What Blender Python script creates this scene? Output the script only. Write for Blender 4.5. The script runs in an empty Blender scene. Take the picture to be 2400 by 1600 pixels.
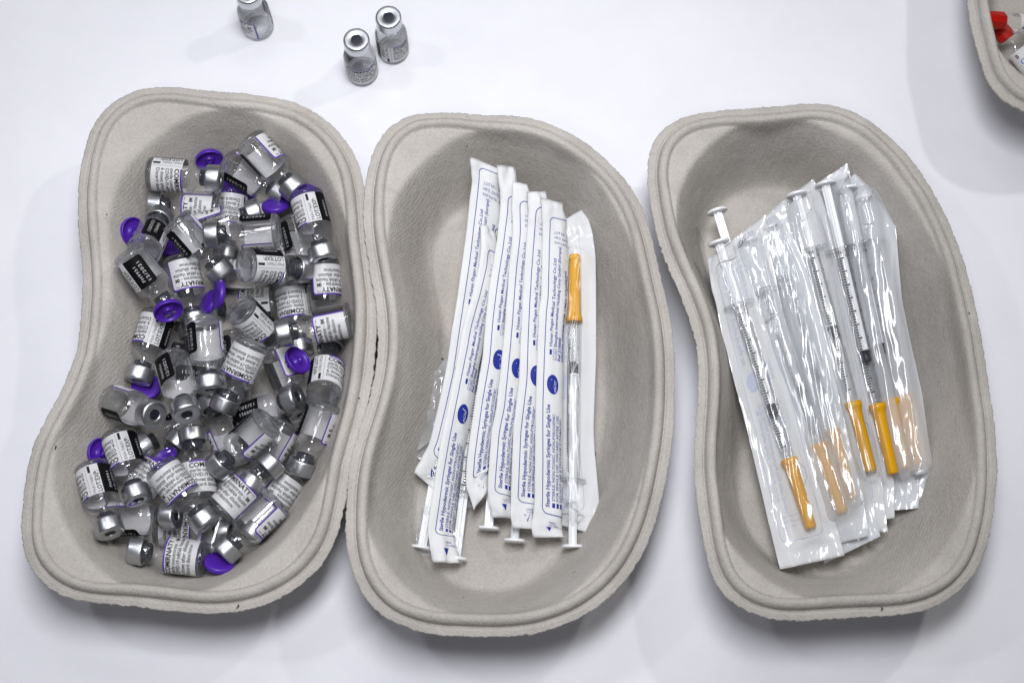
import bpy, math, random
import numpy as np
from mathutils import Quaternion, Vector

MM = 0.001
scene = bpy.context.scene
COL = scene.collection

# ---------------------------------------------------------------- camera
cam_data = bpy.data.cameras.new("camera")
cam = bpy.data.objects.new("camera", cam_data)
COL.objects.link(cam)
TILT, DIST = math.radians(18.4), 0.720
cam.location = (0, -DIST * math.sin(TILT), DIST * math.cos(TILT))
cam.rotation_euler = (TILT, 0, 0)
cam_data.sensor_width = 36.0
cam_data.lens = 54.0
cam_data.clip_start = 0.01
cam_data.clip_end = 20
cam_data.dof.use_dof = True
cam_data.dof.focus_distance = 0.695
cam_data.dof.aperture_fstop = 10.0
scene.camera = cam

# ---------------------------------------------------------------- world, lamps, exposure
world = bpy.data.worlds.new("World")
scene.world = world
world.use_nodes = True
bg = world.node_tree.nodes["Background"]
bg.inputs[0].default_value = (0.86, 0.88, 1.0, 1)
bg.inputs[1].default_value = 0.06

def lamp(name, loc, target, size, power, color, size_y=None):
    d = bpy.data.lights.new(name, 'AREA')
    d.shape = 'RECTANGLE' if size_y else 'DISK'
    d.size = size
    if size_y:
        d.size_y = size_y
    d.energy = power
    d.color = color
    o = bpy.data.objects.new(name, d)
    o.location = loc
    o.rotation_euler = (Vector(target) - Vector(loc)).to_track_quat('-Z', 'Y').to_euler()
    COL.objects.link(o)
    return o

lamp("ceiling_panel", (0.0, 0.02, 0.84), (-0.06, 0.06, 0), 0.34, 2.25, (0.95, 0.955, 1.0), 0.18).data.spread = math.radians(92)
lamp("ceiling_panel_back", (-0.08, 0.52, 0.92), (0.0, 0.22, 0), 0.50, 1.5, (0.95, 0.955, 1.0), 0.18)
lamp("front_fill_panel", (-0.16, -0.60, 1.20), (-0.10, 0.06, 0), 0.14, 1.3, (0.95, 0.955, 1.0), 0.10)  # added fill from the camera side, brightens vial fronts and labels
lamp("ceiling_lamp_left", (-0.60, 0.22, 0.95), (-0.10, 0.0, 0), 0.07, 1.3, (0.92, 0.93, 1.0))
lamp("ceiling_lamp_right", (0.62, 0.50, 0.88), (0.14, 0.12, 0), 0.05, 2.3, (1.0, 0.985, 0.92))

scene.view_settings.view_transform = 'Standard'
scene.view_settings.look = 'None'
scene.view_settings.exposure = -0.31
scene.view_settings.gamma = 1.0
scene.cycles.use_denoising = True
scene.cycles.max_bounces = 14
scene.cycles.diffuse_bounces = 4
scene.cycles.glossy_bounces = 5
scene.cycles.transmission_bounces = 12
scene.cycles.transparent_max_bounces = 40
scene.cycles.caustics_reflective = False
scene.cycles.sample_clamp_indirect = 4.0

# ---------------------------------------------------------------- helpers
def link_mesh(name, verts, faces, mats, parent=None, smooth=True, mat_ids=None):
    me = bpy.data.meshes.new(name)
    if isinstance(faces, np.ndarray):                 # all quads
        v = np.ascontiguousarray(verts, dtype=np.float32)
        me.vertices.add(len(v)); me.vertices.foreach_set('co', v.ravel())
        me.loops.add(faces.size); me.loops.foreach_set('vertex_index', faces.ravel().astype(np.int32))
        me.polygons.add(len(faces)); me.polygons.foreach_set('loop_start', np.arange(0, faces.size, 4, dtype=np.int32))
    else:
        me.from_pydata([tuple(v) for v in verts], [], [tuple(int(i) for i in f) for f in faces])
    for m in (mats if isinstance(mats, (list, tuple)) else [mats]):
        me.materials.append(m)
    if mat_ids is not None:
        me.polygons.foreach_set('material_index', np.array(mat_ids, dtype=np.int32))
    me.polygons.foreach_set('use_smooth', np.full(len(faces), smooth))
    me.update()
    o = bpy.data.objects.new(name, me)
    COL.objects.link(o)
    if parent:
        o.parent = parent
    return o

def share(name, me, parent=None):
    o = bpy.data.objects.new(name, me)
    COL.objects.link(o)
    if parent:
        o.parent = parent
    return o

def empty(name, loc, label, cat, group=None, q=None):
    o = bpy.data.objects.new(name, None)
    o.empty_display_size = 0.01
    COL.objects.link(o)
    o.location = loc
    if q:
        o.rotation_mode = 'QUATERNION'
        o.rotation_quaternion = Quaternion(q)
    tag(o, label, cat, group)
    return o

def tag(o, label, cat, group=None):
    o['label'] = label
    o['category'] = cat
    if group:
        o['group'] = group

def lathe(profile, n=40, close=False):
    """profile: list of (r, z); returns verts, faces"""
    V, F = [], []
    P = list(profile)
    m = len(P)
    for k in range(n):
        a = 2 * math.pi * k / n
        c, s = math.cos(a), math.sin(a)
        V += [(r * c, r * s, z) for r, z in P]
    for k in range(n):
        k2 = (k + 1) % n
        for i in range(m - 1 if not close else m):
            j = (i + 1) % m
            if P[i][0] < 1e-9 and P[j][0] < 1e-9:
                continue
            f = [k * m + i, k2 * m + i, k2 * m + j, k * m + j]
            if P[i][0] < 1e-9:
                f = [k * m + i, k2 * m + j, k * m + j]
            elif P[j][0] < 1e-9:
                f = [k * m + i, k2 * m + i, k * m + j]
            F.append(f)
    return V, F

def grid_faces(n, m, off=0, wrap=False):
    F = []
    for i in range(n - 1):
        for j in range(m - 1):
            F.append((off + i * m + j, off + i * m + j + 1, off + (i + 1) * m + j + 1, off + (i + 1) * m + j))
    return F

def scaled(V, s):
    return [(x * s, y * s, z * s) for x, y, z in V]

# smooth value noise on numpy arrays
def vnoise(x, y, seed=0):
    x = np.asarray(x, float); y = np.asarray(y, float)
    xi = np.floor(x).astype(np.int64); yi = np.floor(y).astype(np.int64)
    fx = x - xi; fy = y - yi
    fx = fx * fx * (3 - 2 * fx); fy = fy * fy * (3 - 2 * fy)
    def h(a, b):
        n = (a * 374761393 + b * 668265263 + seed * 1442695041) & 0x7fffffff
        n = ((n ^ (n >> 13)) * 1274126177) & 0x7fffffff
        return ((n ^ (n >> 16)) & 0xffff) / 65535.0 * 2 - 1
    return (h(xi, yi) * (1 - fx) + h(xi + 1, yi) * fx) * (1 - fy) + (h(xi, yi + 1) * (1 - fx) + h(xi + 1, yi + 1) * fx) * fy

# ---------------------------------------------------------------- materials
def mat(name):
    m = bpy.data.materials.new(name)
    m.use_nodes = True
    nt = m.node_tree
    for n in list(nt.nodes):
        nt.nodes.remove(n)
    out = nt.nodes.new('ShaderNodeOutputMaterial')
    return m, nt, out

def N(nt, typ, **kw):
    n = nt.nodes.new(typ)
    for k, v in kw.items():
        if k.startswith('_'):
            setattr(n, k[1:], v)
        else:
            n.inputs[k.replace('__', ' ')].default_value = v
    return n

def principled(name, color, rough=0.5, metal=0.0, spec=0.5, bump=None, coat=0.0, sub=0.0):
    m, nt, out = mat(name)
    p = nt.nodes.new('ShaderNodeBsdfPrincipled')
    p.inputs['Base Color'].default_value = (*color, 1)
    p.inputs['Roughness'].default_value = rough
    p.inputs['Metallic'].default_value = metal
    p.inputs['Specular IOR Level'].default_value = spec
    p.inputs['Coat Weight'].default_value = coat
    if sub:
        p.inputs['Subsurface Weight'].default_value = sub
        p.inputs['Subsurface Radius'].default_value = (0.002, 0.002, 0.002)
    if bump:
        tc = nt.nodes.new('ShaderNodeTexCoord')
        no = N(nt, 'ShaderNodeTexNoise', Scale=bump[0], Detail=3.0)
        b = N(nt, 'ShaderNodeBump', Strength=bump[1], Distance=bump[2])
        nt.links.new(tc.outputs['Object'], no.inputs['Vector'])
        nt.links.new(no.outputs['Fac'], b.inputs['Height'])
        nt.links.new(b.outputs['Normal'], p.inputs['Normal'])
    nt.links.new(p.outputs[0], out.inputs[0])
    return m

def pulp_material():
    m, nt, out = mat("moulded_pulp")
    L = nt.links.new
    tc = nt.nodes.new('ShaderNodeTexCoord')
    p = nt.nodes.new('ShaderNodeBsdfPrincipled')
    p.inputs['Roughness'].default_value = 0.92
    p.inputs['Specular IOR Level'].default_value = 0.15
    big = N(nt, 'ShaderNodeTexNoise', Scale=28.0, Detail=5.0, Roughness=0.6)
    fine = N(nt, 'ShaderNodeTexNoise', Scale=900.0, Detail=3.0, Roughness=0.7)
    mid = N(nt, 'ShaderNodeTexNoise', Scale=210.0, Detail=3.0)
    for n in (big, fine, mid):
        L(tc.outputs['Object'], n.inputs['Vector'])
    ramp = nt.nodes.new('ShaderNodeValToRGB')
    e = ramp.color_ramp.elements
    e[0].position = 0.36; e[0].color = (0.375, 0.352, 0.318, 1)
    e[1].position = 0.66; e[1].color = (0.515, 0.488, 0.452, 1)
    mixf = N(nt, 'ShaderNodeMath', _operation='MULTIPLY_ADD')
    L(fine.outputs['Fac'], mixf.inputs[0]); mixf.inputs[1].default_value = 0.45
    add = N(nt, 'ShaderNodeMath', _operation='MULTIPLY_ADD')
    L(big.outputs['Fac'], add.inputs[0]); add.inputs[1].default_value = 0.55
    L(add.outputs[0], mixf.inputs[2]); add.inputs[2].default_value = 0.0
    L(mixf.outputs[0], ramp.inputs['Fac'])
    # dark flecks of recycled fibre
    vor = N(nt, 'ShaderNodeTexVoronoi', Scale=85.0, Randomness=1.0)
    wob = N(nt, 'ShaderNodeTexNoise', Scale=600.0, Detail=1.0)
    L(tc.outputs['Object'], wob.inputs['Vector'])
    vm = N(nt, 'ShaderNodeMixRGB', Fac=0.004)
    vm.blend_type = 'ADD'
    L(tc.outputs['Object'], vm.inputs[1]); L(wob.outputs['Color'], vm.inputs[2])
    L(vm.outputs[0], vor.inputs['Vector'])
    lt = N(nt, 'ShaderNodeMath', _operation='LESS_THAN'); lt.inputs[1].default_value = 0.055
    L(vor.outputs['Distance'], lt.inputs[0])
    sel = N(nt, 'ShaderNodeSeparateColor')
    L(vor.outputs['Color'], sel.inputs[0])
    gt = N(nt, 'ShaderNodeMath', _operation='GREATER_THAN'); gt.inputs[1].default_value = 0.72
    L(sel.outputs[0], gt.inputs[0])
    fl = N(nt, 'ShaderNodeMath', _operation='MULTIPLY')
    L(lt.outputs[0], fl.inputs[0]); L(gt.outputs[0], fl.inputs[1])
    mx = N(nt, 'ShaderNodeMixRGB'); mx.inputs[2].default_value = (0.06, 0.05, 0.045, 1)
    L(fl.outputs[0], mx.inputs[0]); L(ramp.outputs[0], mx.inputs[1])
    L(mx.outputs[0], p.inputs['Base Color'])
    # relief: the weave of the forming screen and the fibres
    mp = N(nt, 'ShaderNodeMapping'); mp.inputs['Rotation'].default_value = (0, 0, 0.5)
    L(tc.outputs['Object'], mp.inputs['Vector'])
    wv = N(nt, 'ShaderNodeTexWave', Scale=330.0, Distortion=2.5, Detail=2.0)
    wv.inputs['Detail Scale'].default_value = 2.0
    L(mp.outputs[0], wv.inputs['Vector'])
    mp2 = N(nt, 'ShaderNodeMapping'); mp2.inputs['Rotation'].default_value = (0.6, 0.4, 2.0)
    L(tc.outputs['Object'], mp2.inputs['Vector'])
    wv2 = N(nt, 'ShaderNodeTexWave', Scale=330.0, Distortion=2.5, Detail=2.0)
    L(mp2.outputs[0], wv2.inputs['Vector'])
    ws = N(nt, 'ShaderNodeMath', _operation='ADD')
    L(wv.outputs['Fac'], ws.inputs[0]); L(wv2.outputs['Fac'], ws.inputs[1])
    h1 = N(nt, 'ShaderNodeMath', _operation='MULTIPLY_ADD')
    L(ws.outputs[0], h1.inputs[0]); h1.inputs[1].default_value = 0.13
    L(fine.outputs['Fac'], h1.inputs[2])
    h2 = N(nt, 'ShaderNodeMath', _operation='MULTIPLY_ADD')
    L(mid.outputs['Fac'], h2.inputs[0]); h2.inputs[1].default_value = 0.9
    L(h1.outputs[0], h2.inputs[2])
    b = N(nt, 'ShaderNodeBump', Strength=0.6, Distance=0.0007)
    L(h2.outputs[0], b.inputs['Height'])
    L(b.outputs['Normal'], p.inputs['Normal'])
    L(p.outputs[0], out.inputs[0])
    return m

def table_material():
    m, nt, out = mat("white_table")
    L = nt.links.new
    tc = nt.nodes.new('ShaderNodeTexCoord')
    p = nt.nodes.new('ShaderNodeBsdfPrincipled')
    p.inputs['Roughness'].default_value = 0.55
    p.inputs['Specular IOR Level'].default_value = 0.25
    n1 = N(nt, 'ShaderNodeTexNoise', Scale=7.0, Detail=6.0, Roughness=0.65)
    n2 = N(nt, 'ShaderNodeTexNoise', Scale=1200.0, Detail=2.0)
    vor = N(nt, 'ShaderNodeTexVoronoi', Scale=32.0)
    for n in (n1, n2, vor):
        L(tc.outputs['Object'], n.inputs['Vector'])
    r = nt.nodes.new('ShaderNodeValToRGB')
    r.color_ramp.elements[0].position = 0.3; r.color_ramp.elements[0].color = (0.695, 0.70, 0.738, 1)
    r.color_ramp.elements[1].position = 0.6; r.color_ramp.elements[1].color = (0.765, 0.77, 0.80, 1)
    L(n1.outputs['Fac'], r.inputs['Fac'])
    lt = N(nt, 'ShaderNodeMath', _operation='LESS_THAN'); lt.inputs[1].default_value = 0.022
    L(vor.outputs['Distance'], lt.inputs[0])
    sel = N(nt, 'ShaderNodeSeparateColor'); L(vor.outputs['Color'], sel.inputs[0])
    gt = N(nt, 'ShaderNodeMath', _operation='GREATER_THAN'); gt.inputs[1].default_value = 0.6
    L(sel.outputs[1], gt.inputs[0])
    fl = N(nt, 'ShaderNodeMath', _operation='MULTIPLY')
    L(lt.outputs[0], fl.inputs[0]); L(gt.outputs[0], fl.inputs[1])
    fl2 = N(nt, 'ShaderNodeMath', _operation='MULTIPLY'); fl2.inputs[1].default_value = 0.55
    L(fl.outputs[0], fl2.inputs[0])
    mx = N(nt, 'ShaderNodeMixRGB'); mx.inputs[2].default_value = (0.22, 0.23, 0.33, 1)
    L(fl2.outputs[0], mx.inputs[0]); L(r.outputs[0], mx.inputs[1])
    L(mx.outputs[0], p.inputs['Base Color'])
    b = N(nt, 'ShaderNodeBump', Strength=0.08, Distance=0.0003)
    L(n2.outputs['Fac'], b.inputs['Height']); L(b.outputs['Normal'], p.inputs['Normal'])
    L(p.outputs[0], out.inputs[0])
    return m

def clear_material(name, tint, edge, ior, rough, haze=0.0, hazecol=(0.9, 0.92, 0.95), bump=None, gain=1.0, power=3.0):
    """thin clear wall: lets light straight through, mirrors by its Fresnel term, absorbs at grazing angles"""
    m, nt, out = mat(name)
    L = nt.links.new
    lw = N(nt, 'ShaderNodeLayerWeight', Blend=0.5)          # 1 - cos of the viewing angle
    pw = N(nt, 'ShaderNodeMath', _operation='POWER'); pw.inputs[1].default_value = power
    L(lw.outputs['Facing'], pw.inputs[0])
    cm = N(nt, 'ShaderNodeMixRGB')
    cm.inputs[1].default_value = (*tint, 1); cm.inputs[2].default_value = (*edge, 1)
    L(pw.outputs[0], cm.inputs[0])
    tr = nt.nodes.new('ShaderNodeBsdfTransparent')
    L(cm.outputs[0], tr.inputs['Color'])
    gl = N(nt, 'ShaderNodeBsdfGlossy', Roughness=rough)
    gl.inputs['Color'].default_value = (1, 1, 1, 1)
    fr = N(nt, 'ShaderNodeLayerWeight', Blend=0.5)
    p5 = N(nt, 'ShaderNodeMath', _operation='POWER'); p5.inputs[1].default_value = 5.0
    L(fr.outputs['Facing'], p5.inputs[0])
    f0 = ((ior - 1) / (ior + 1)) ** 2
    fg = N(nt, 'ShaderNodeMath', _operation='MULTIPLY_ADD', _use_clamp=True)
    fg.inputs[1].default_value = (1 - f0) * gain; fg.inputs[2].default_value = f0 * gain
    L(p5.outputs[0], fg.inputs[0])
    last = tr
    if haze:
        df = N(nt, 'ShaderNodeBsdfDiffuse'); df.inputs['Color'].default_value = (*hazecol, 1)
        tl = N(nt, 'ShaderNodeBsdfTranslucent'); tl.inputs['Color'].default_value = (*hazecol, 1)
        dm = N(nt, 'ShaderNodeMixShader', Fac=0.5)
        L(df.outputs[0], dm.inputs[1]); L(tl.outputs[0], dm.inputs[2])
        hm = N(nt, 'ShaderNodeMixShader', Fac=haze)
        L(tr.outputs[0], hm.inputs[1]); L(dm.outputs[0], hm.inputs[2])
        last = hm
    ms = nt.nodes.new('ShaderNodeMixShader')
    L(fg.outputs[0], ms.inputs[0]); L(last.outputs[0], ms.inputs[1]); L(gl.outputs[0], ms.inputs[2])
    if bump:
        tc = nt.nodes.new('ShaderNodeTexCoord')
        mp = N(nt, 'ShaderNodeMapping'); mp.inputs['Scale'].default_value = bump[3]
        no = N(nt, 'ShaderNodeTexNoise', Scale=bump[0], Detail=2.0, Distortion=0.8)
        b = N(nt, 'ShaderNodeBump', Strength=bump[1], Distance=bump[2])
        L(tc.outputs['Object'], mp.inputs['Vector']); L(mp.outputs[0], no.inputs['Vector'])
        L(no.outputs['Fac'], b.inputs['Height'])
        L(b.outputs['Normal'], gl.inputs['Normal']); L(b.outputs['Normal'], fr.inputs['Normal'])
    L(ms.outputs[0], out.inputs[0])
    return m

M_PULP = pulp_material()
M_TABLE = table_material()
M_GLASS = clear_material("clear_glass", (1.0, 1.0, 1.0), (0.74, 0.76, 0.79), 1.46, 0.02, haze=0.02, hazecol=(0.95, 0.96, 1.0), gain=1.0, power=5.0)
def solid_glass():
    m, nt, out = mat("solid_glass")
    g = N(nt, 'ShaderNodeBsdfGlass', Roughness=0.0, IOR=1.5)
    g.inputs['Color'].default_value = (0.97, 0.98, 0.985, 1)
    tr = nt.nodes.new('ShaderNodeBsdfTransparent')
    ms = N(nt, 'ShaderNodeMixShader', Fac=0.45)
    nt.links.new(g.outputs[0], ms.inputs[1]); nt.links.new(tr.outputs[0], ms.inputs[2])
    nt.links.new(ms.outputs[0], out.inputs[0])
    return m
M_SOLID = solid_glass()
def label_material():
    m, nt, out = mat("label_white")
    p = nt.nodes.new('ShaderNodeBsdfPrincipled')
    p.inputs['Base Color'].default_value = (0.95, 0.95, 0.955, 1)
    p.inputs['Roughness'].default_value = 0.42
    tl = nt.nodes.new('ShaderNodeBsdfTranslucent'); tl.inputs['Color'].default_value = (0.93, 0.94, 0.96, 1)
    ms = N(nt, 'ShaderNodeMixShader', Fac=0.42)
    nt.links.new(p.outputs[0], ms.inputs[1]); nt.links.new(tl.outputs[0], ms.inputs[2])
    nt.links.new(ms.outputs[0], out.inputs[0])
    return m
M_WHITE = label_material()
M_BLACK = principled("label_black", (0.004, 0.004, 0.005), 0.5, spec=0.12)
M_INK = principled("ink_black", (0.012, 0.012, 0.014), 0.6, spec=0.2)
M_WINK = principled("ink_white", (0.55, 0.55, 0.56), 0.6, spec=0.2)
M_PURPLE = principled("purple_print", (0.085, 0.028, 0.30), 0.5, spec=0.3)
M_GREY = principled("grey_print", (0.35, 0.35, 0.38), 0.6, spec=0.2)
M_CAP = principled("purple_plastic", (0.072, 0.016, 0.33), 0.34, spec=0.45, bump=(900, 0.08, 0.0002))
M_ALU = principled("brushed_aluminium", (0.58, 0.59, 0.61), 0.36, metal=1.0, bump=(700, 0.10, 0.0002))
M_STOP = principled("dark_rubber", (0.010, 0.013, 0.021), 0.42, spec=0.4)
M_PLASTIC = principled("white_plastic", (0.80, 0.81, 0.82), 0.33, spec=0.5, sub=0.15)
M_BLUE = principled("blue_ink", (0.018, 0.030, 0.26), 0.55, spec=0.2)
M_GHOST = principled("ghost_ink", (0.50, 0.54, 0.66), 0.6, spec=0.2)
M_BARREL = clear_material("clear_plastic", (0.99, 0.99, 0.99), (0.66, 0.68, 0.71), 1.46, 0.08, haze=0.02, gain=1.2)
M_FILM = clear_material("clear_film", (0.99, 0.99, 0.99), (0.90, 0.91, 0.92), 1.5, 0.14, haze=0.12,
                        bump=(95.0, 0.55, 0.003, (1.0, 0.20, 1.0)), gain=1.0)
M_SMOOTH = clear_material("taut_film", (0.99, 0.99, 0.99), (0.90, 0.91, 0.92), 1.5, 0.24, haze=0.05,
                         bump=(60.0, 0.22, 0.003, (1.0, 0.20, 1.0)), gain=0.5)
M_VEIL = clear_material("veiled_film", (0.98, 0.985, 0.985), (0.85, 0.86, 0.88), 1.5, 0.12, haze=0.60,
                       bump=(95.0, 0.5, 0.003, (1.0, 0.20, 1.0)), gain=1.1)
M_FROST = clear_material("frosted_film", (0.98, 0.985, 0.985), (0.85, 0.86, 0.88), 1.5, 0.12, haze=0.40,
                        bump=(95.0, 0.5, 0.003, (1.0, 0.20, 1.0)), gain=1.1)

def paper_material():
    m, nt, out = mat("medical_paper")
    L = nt.links.new
    tc = nt.nodes.new('ShaderNodeTexCoord')
    n = N(nt, 'ShaderNodeTexNoise', Scale=500.0, Detail=3.0)
    n2 = N(nt, 'ShaderNodeTexNoise', Scale=60.0, Detail=3.0)
    L(tc.outputs['Object'], n.inputs['Vector']); L(tc.outputs['Object'], n2.inputs['Vector'])
    r = nt.nodes.new('ShaderNodeValToRGB')
    r.color_ramp.elements[0].position = 0.3; r.color_ramp.elements[0].color = (0.84, 0.85, 0.845, 1)
    r.color_ramp.elements[1].position = 0.7; r.color_ramp.elements[1].color = (0.885, 0.89, 0.89, 1)
    L(n2.outputs['Fac'], r.inputs['Fac'])
    d = N(nt, 'ShaderNodeBsdfDiffuse'); t = N(nt, 'ShaderNodeBsdfTranslucent')
    L(r.outputs[0], d.inputs['Color']); L(r.outputs[0], t.inputs['Color'])
    b = N(nt, 'ShaderNodeBump', Strength=0.15, Distance=0.0003)
    L(n.outputs['Fac'], b.inputs['Height']); L(b.outputs['Normal'], d.inputs['Normal'])
    ms = N(nt, 'ShaderNodeMixShader', Fac=0.28)
    L(d.outputs[0], ms.inputs[1]); L(t.outputs[0], ms.inputs[2])
    L(ms.outputs[0], out.inputs[0])
    return m
M_PAPER = paper_material()

def amber_material():
    m, nt, out = mat("amber_plastic")
    L = nt.links.new
    p = nt.nodes.new('ShaderNodeBsdfPrincipled')
    p.inputs['Base Color'].default_value = (0.84, 0.45, 0.002, 1)
    p.inputs['Roughness'].default_value = 0.28
    p.inputs['Subsurface Weight'].default_value = 0.12
    p.inputs['Subsurface Radius'].default_value = (0.003, 0.002, 0.0005)
    tr = nt.nodes.new('ShaderNodeBsdfTransparent'); tr.inputs['Color'].default_value = (0.95, 0.55, 0.03, 1)
    ms = N(nt, 'ShaderNodeMixShader', Fac=0.28)
    L(p.outputs[0], ms.inputs[1]); L(tr.outputs[0], ms.inputs[2])
    L(ms.outputs[0], out.inputs[0])
    return m
M_AMBER = amber_material()
M_STEEL = principled("needle_steel", (0.30, 0.30, 0.30), 0.3, metal=1.0)
M_RED = principled("red_plastic", (0.42, 0.008, 0.004), 0.22, spec=0.5, sub=0.1)
M_BLUEPRINT = principled("blue_print", (0.02, 0.20, 0.62), 0.5)

# ---------------------------------------------------------------- lettering
_text_cache = {}
def glyphs(txt, bold=0.0, spacing=1.0):
    """flat triangulated outlines of a line of text: verts (x, y) with cap height 1 and left edge at 0"""
    key = (txt, bold, spacing)
    if key in _text_cache:
        return _text_cache[key]
    cu = bpy.data.curves.new("lettering_curve", 'FONT')
    cu.body = txt
    cu.resolution_u = 2
    cu.offset = bold
    cu.space_character = spacing
    o = bpy.data.objects.new("lettering_curve", cu)
    COL.objects.link(o)
    dg = bpy.context.evaluated_depsgraph_get()
    me = o.evaluated_get(dg).to_mesh()
    v = np.array([(p.co.x, p.co.y) for p in me.vertices])
    f = [tuple(p.vertices) for p in me.polygons]
    o.evaluated_get(dg).to_mesh_clear()
    bpy.data.objects.remove(o)
    bpy.data.curves.remove(cu)
    v = v / 0.729                       # built-in font: capitals are 0.729 high
    v[:, 0] -= v[:, 0].min()
    _text_cache[key] = (v, f)
    return _text_cache[key]

class Print:
    """flat print collected in (a, b) coordinates with a material index and a height above the sheet"""
    def __init__(self):
        self.v, self.f, self.m = [], [], []
    def poly(self, pts, faces, mi, h=0.0):
        o = len(self.v)
        self.v += [(x, y, h) for x, y in pts]
        self.f += [tuple(i + o for i in f) for f in faces]
        self.m += [mi] * len(faces)
    def text(self, txt, x, y, cap, width=None, mi=0, bold=0.0, rot=0, h=0.0, spacing=1.0, italic=0.0):
        v, f = glyphs(txt, bold, spacing)
        sx = cap if width is None else width / v[:, 0].max()
        X = v[:, 0] * sx + italic * v[:, 1] * cap
        Y = v[:, 1] * cap
        a = math.radians(rot)
        c, s = math.cos(a), math.sin(a)
        self.poly(np.c_[x + c * X - s * Y, y + s * X + c * Y], f, mi, h)
    def bar(self, x0, y0, x1, y1, w, mi=0, h=0.0, step=1.0):
        L = math.hypot(x1 - x0, y1 - y0)
        n = max(1, int(L / step))
        dx, dy = (x1 - x0) / L, (y1 - y0) / L
        pts, fs = [], []
        for i in range(n + 1):
            px, py = x0 + dx * L * i / n, y0 + dy * L * i / n
            pts += [(px - dy * w / 2, py + dx * w / 2), (px + dy * w / 2, py - dx * w / 2)]
        for i in range(n):
            fs.append((2 * i, 2 * i + 1, 2 * i + 3, 2 * i + 2))
        self.poly(pts, fs, mi, h)
    def path(self, pts, w, mi=0, h=0.0):
        for (a, b), (c, d) in zip(pts[:-1], pts[1:]):
            self.bar(a, b, c, d, w, mi, h)
    def rrect(self, x0, y0, x1, y1, r, mi, h=0.0, n=24, m=16, corners=(1, 1, 1, 1)):
        """filled rectangle, selected corners rounded (bl, br, tr, tl), as a grid so that it can bend"""
        xs = np.linspace(x0, x1, n); pts = []
        for x in xs:
            lo, hi = y0, y1
            dl, dr = x - x0, x1 - x
            if dl < r:
                e = r - math.sqrt(max(0, r * r - (r - dl) ** 2))
                if corners[0]: lo = max(lo, y0 + e)
                if corners[3]: hi = min(hi, y1 - e)
            if dr < r:
                e = r - math.sqrt(max(0, r * r - (r - dr) ** 2))
                if corners[1]: lo = max(lo, y0 + e)
                if corners[2]: hi = min(hi, y1 - e)
            for k in range(m):
                pts.append((x, lo + (hi - lo) * k / (m - 1)))
        self.poly(pts, grid_faces(n, m), mi, h)
    def disc(self, cx, cy, rx, ry, mi, h=0.0, n=28, rings=4):
        pts = [(cx, cy)]; fs = []
        for k in range(1, rings + 1):
            for i in range(n):
                a = 2 * math.pi * i / n
                pts.append((cx + rx * k / rings * math.cos(a), cy + ry * k / rings * math.sin(a)))
        for i in range(n):
            fs.append((0, 1 + i, 1 + (i + 1) % n))
        for k in range(rings - 1):
            for i in range(n):
                a, b = 1 + k * n + i, 1 + k * n + (i + 1) % n
                fs.append((a, a + n, b + n, b))
        self.poly(pts, fs, mi, h)

# ---------------------------------------------------------------- table
def build_table():
    n = 2
    V = [(-1.2, -0.8, 0), (1.2, -0.8, 0), (1.2, 1.0, 0), (-1.2, 1.0, 0),
         (-1.2, -0.8, -0.03), (1.2, -0.8, -0.03), (1.2, 1.0, -0.03), (-1.2, 1.0, -0.03)]
    F = [(0, 1, 2, 3), (7, 6, 5, 4), (0, 4, 5, 1), (1, 5, 6, 2), (2, 6, 7, 3), (3, 7, 4, 0)]
    t = link_mesh("table_top", V, F, M_TABLE, smooth=False)
    t['kind'] = 'structure'
    t['label'] = 'white table surface under the trays'
build_table()

# ---------------------------------------------------------------- kidney trays
def bez(m,n=60):
    t=np.linspace(0,1,n)[:,None];a,b,c=[np.array(q,float) for q in m]
    return (1-t)**2*a+2*t*(1-t)*b+t*t*c
def bowl_z(q):
    # height of the bowl wall over distance q from the spine of the bowl
    t=np.clip((q-32.5)/18.5,0,1.6)
    w=np.clip(t,0,1)
    s=0.30*w*w*(3-2*w)+0.70*w*w*(1.75-0.75*w)
    return 2.0+37*s+np.clip(t-1,0,1)*40
def seg_dist(P,M):
    # soft distance to the spine (no crease on its hollow side), scaled because the bowl widens toward its lower end
    d=np.sqrt(((P[:,None,:]-M[None])**2).sum(-1));j=d.argmin(1);dm=d.min(1)
    k=0.30;step=np.linalg.norm(np.diff(M,axis=0),axis=1).mean()
    e=np.exp(-k*(d-dm[:,None])).sum(1)*step
    ref=np.sqrt(2*np.pi*45./k)
    q=dm-np.log(e/ref)/k*np.clip((dm-8.)/30.,0,1)
    w=np.exp(-0.2*(d-dm[:,None]));jm=(w*np.arange(len(M))[None]).sum(1)/w.sum(1)
    return q/(1.0+0.11*jm/(len(M)-1.)),j

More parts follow.
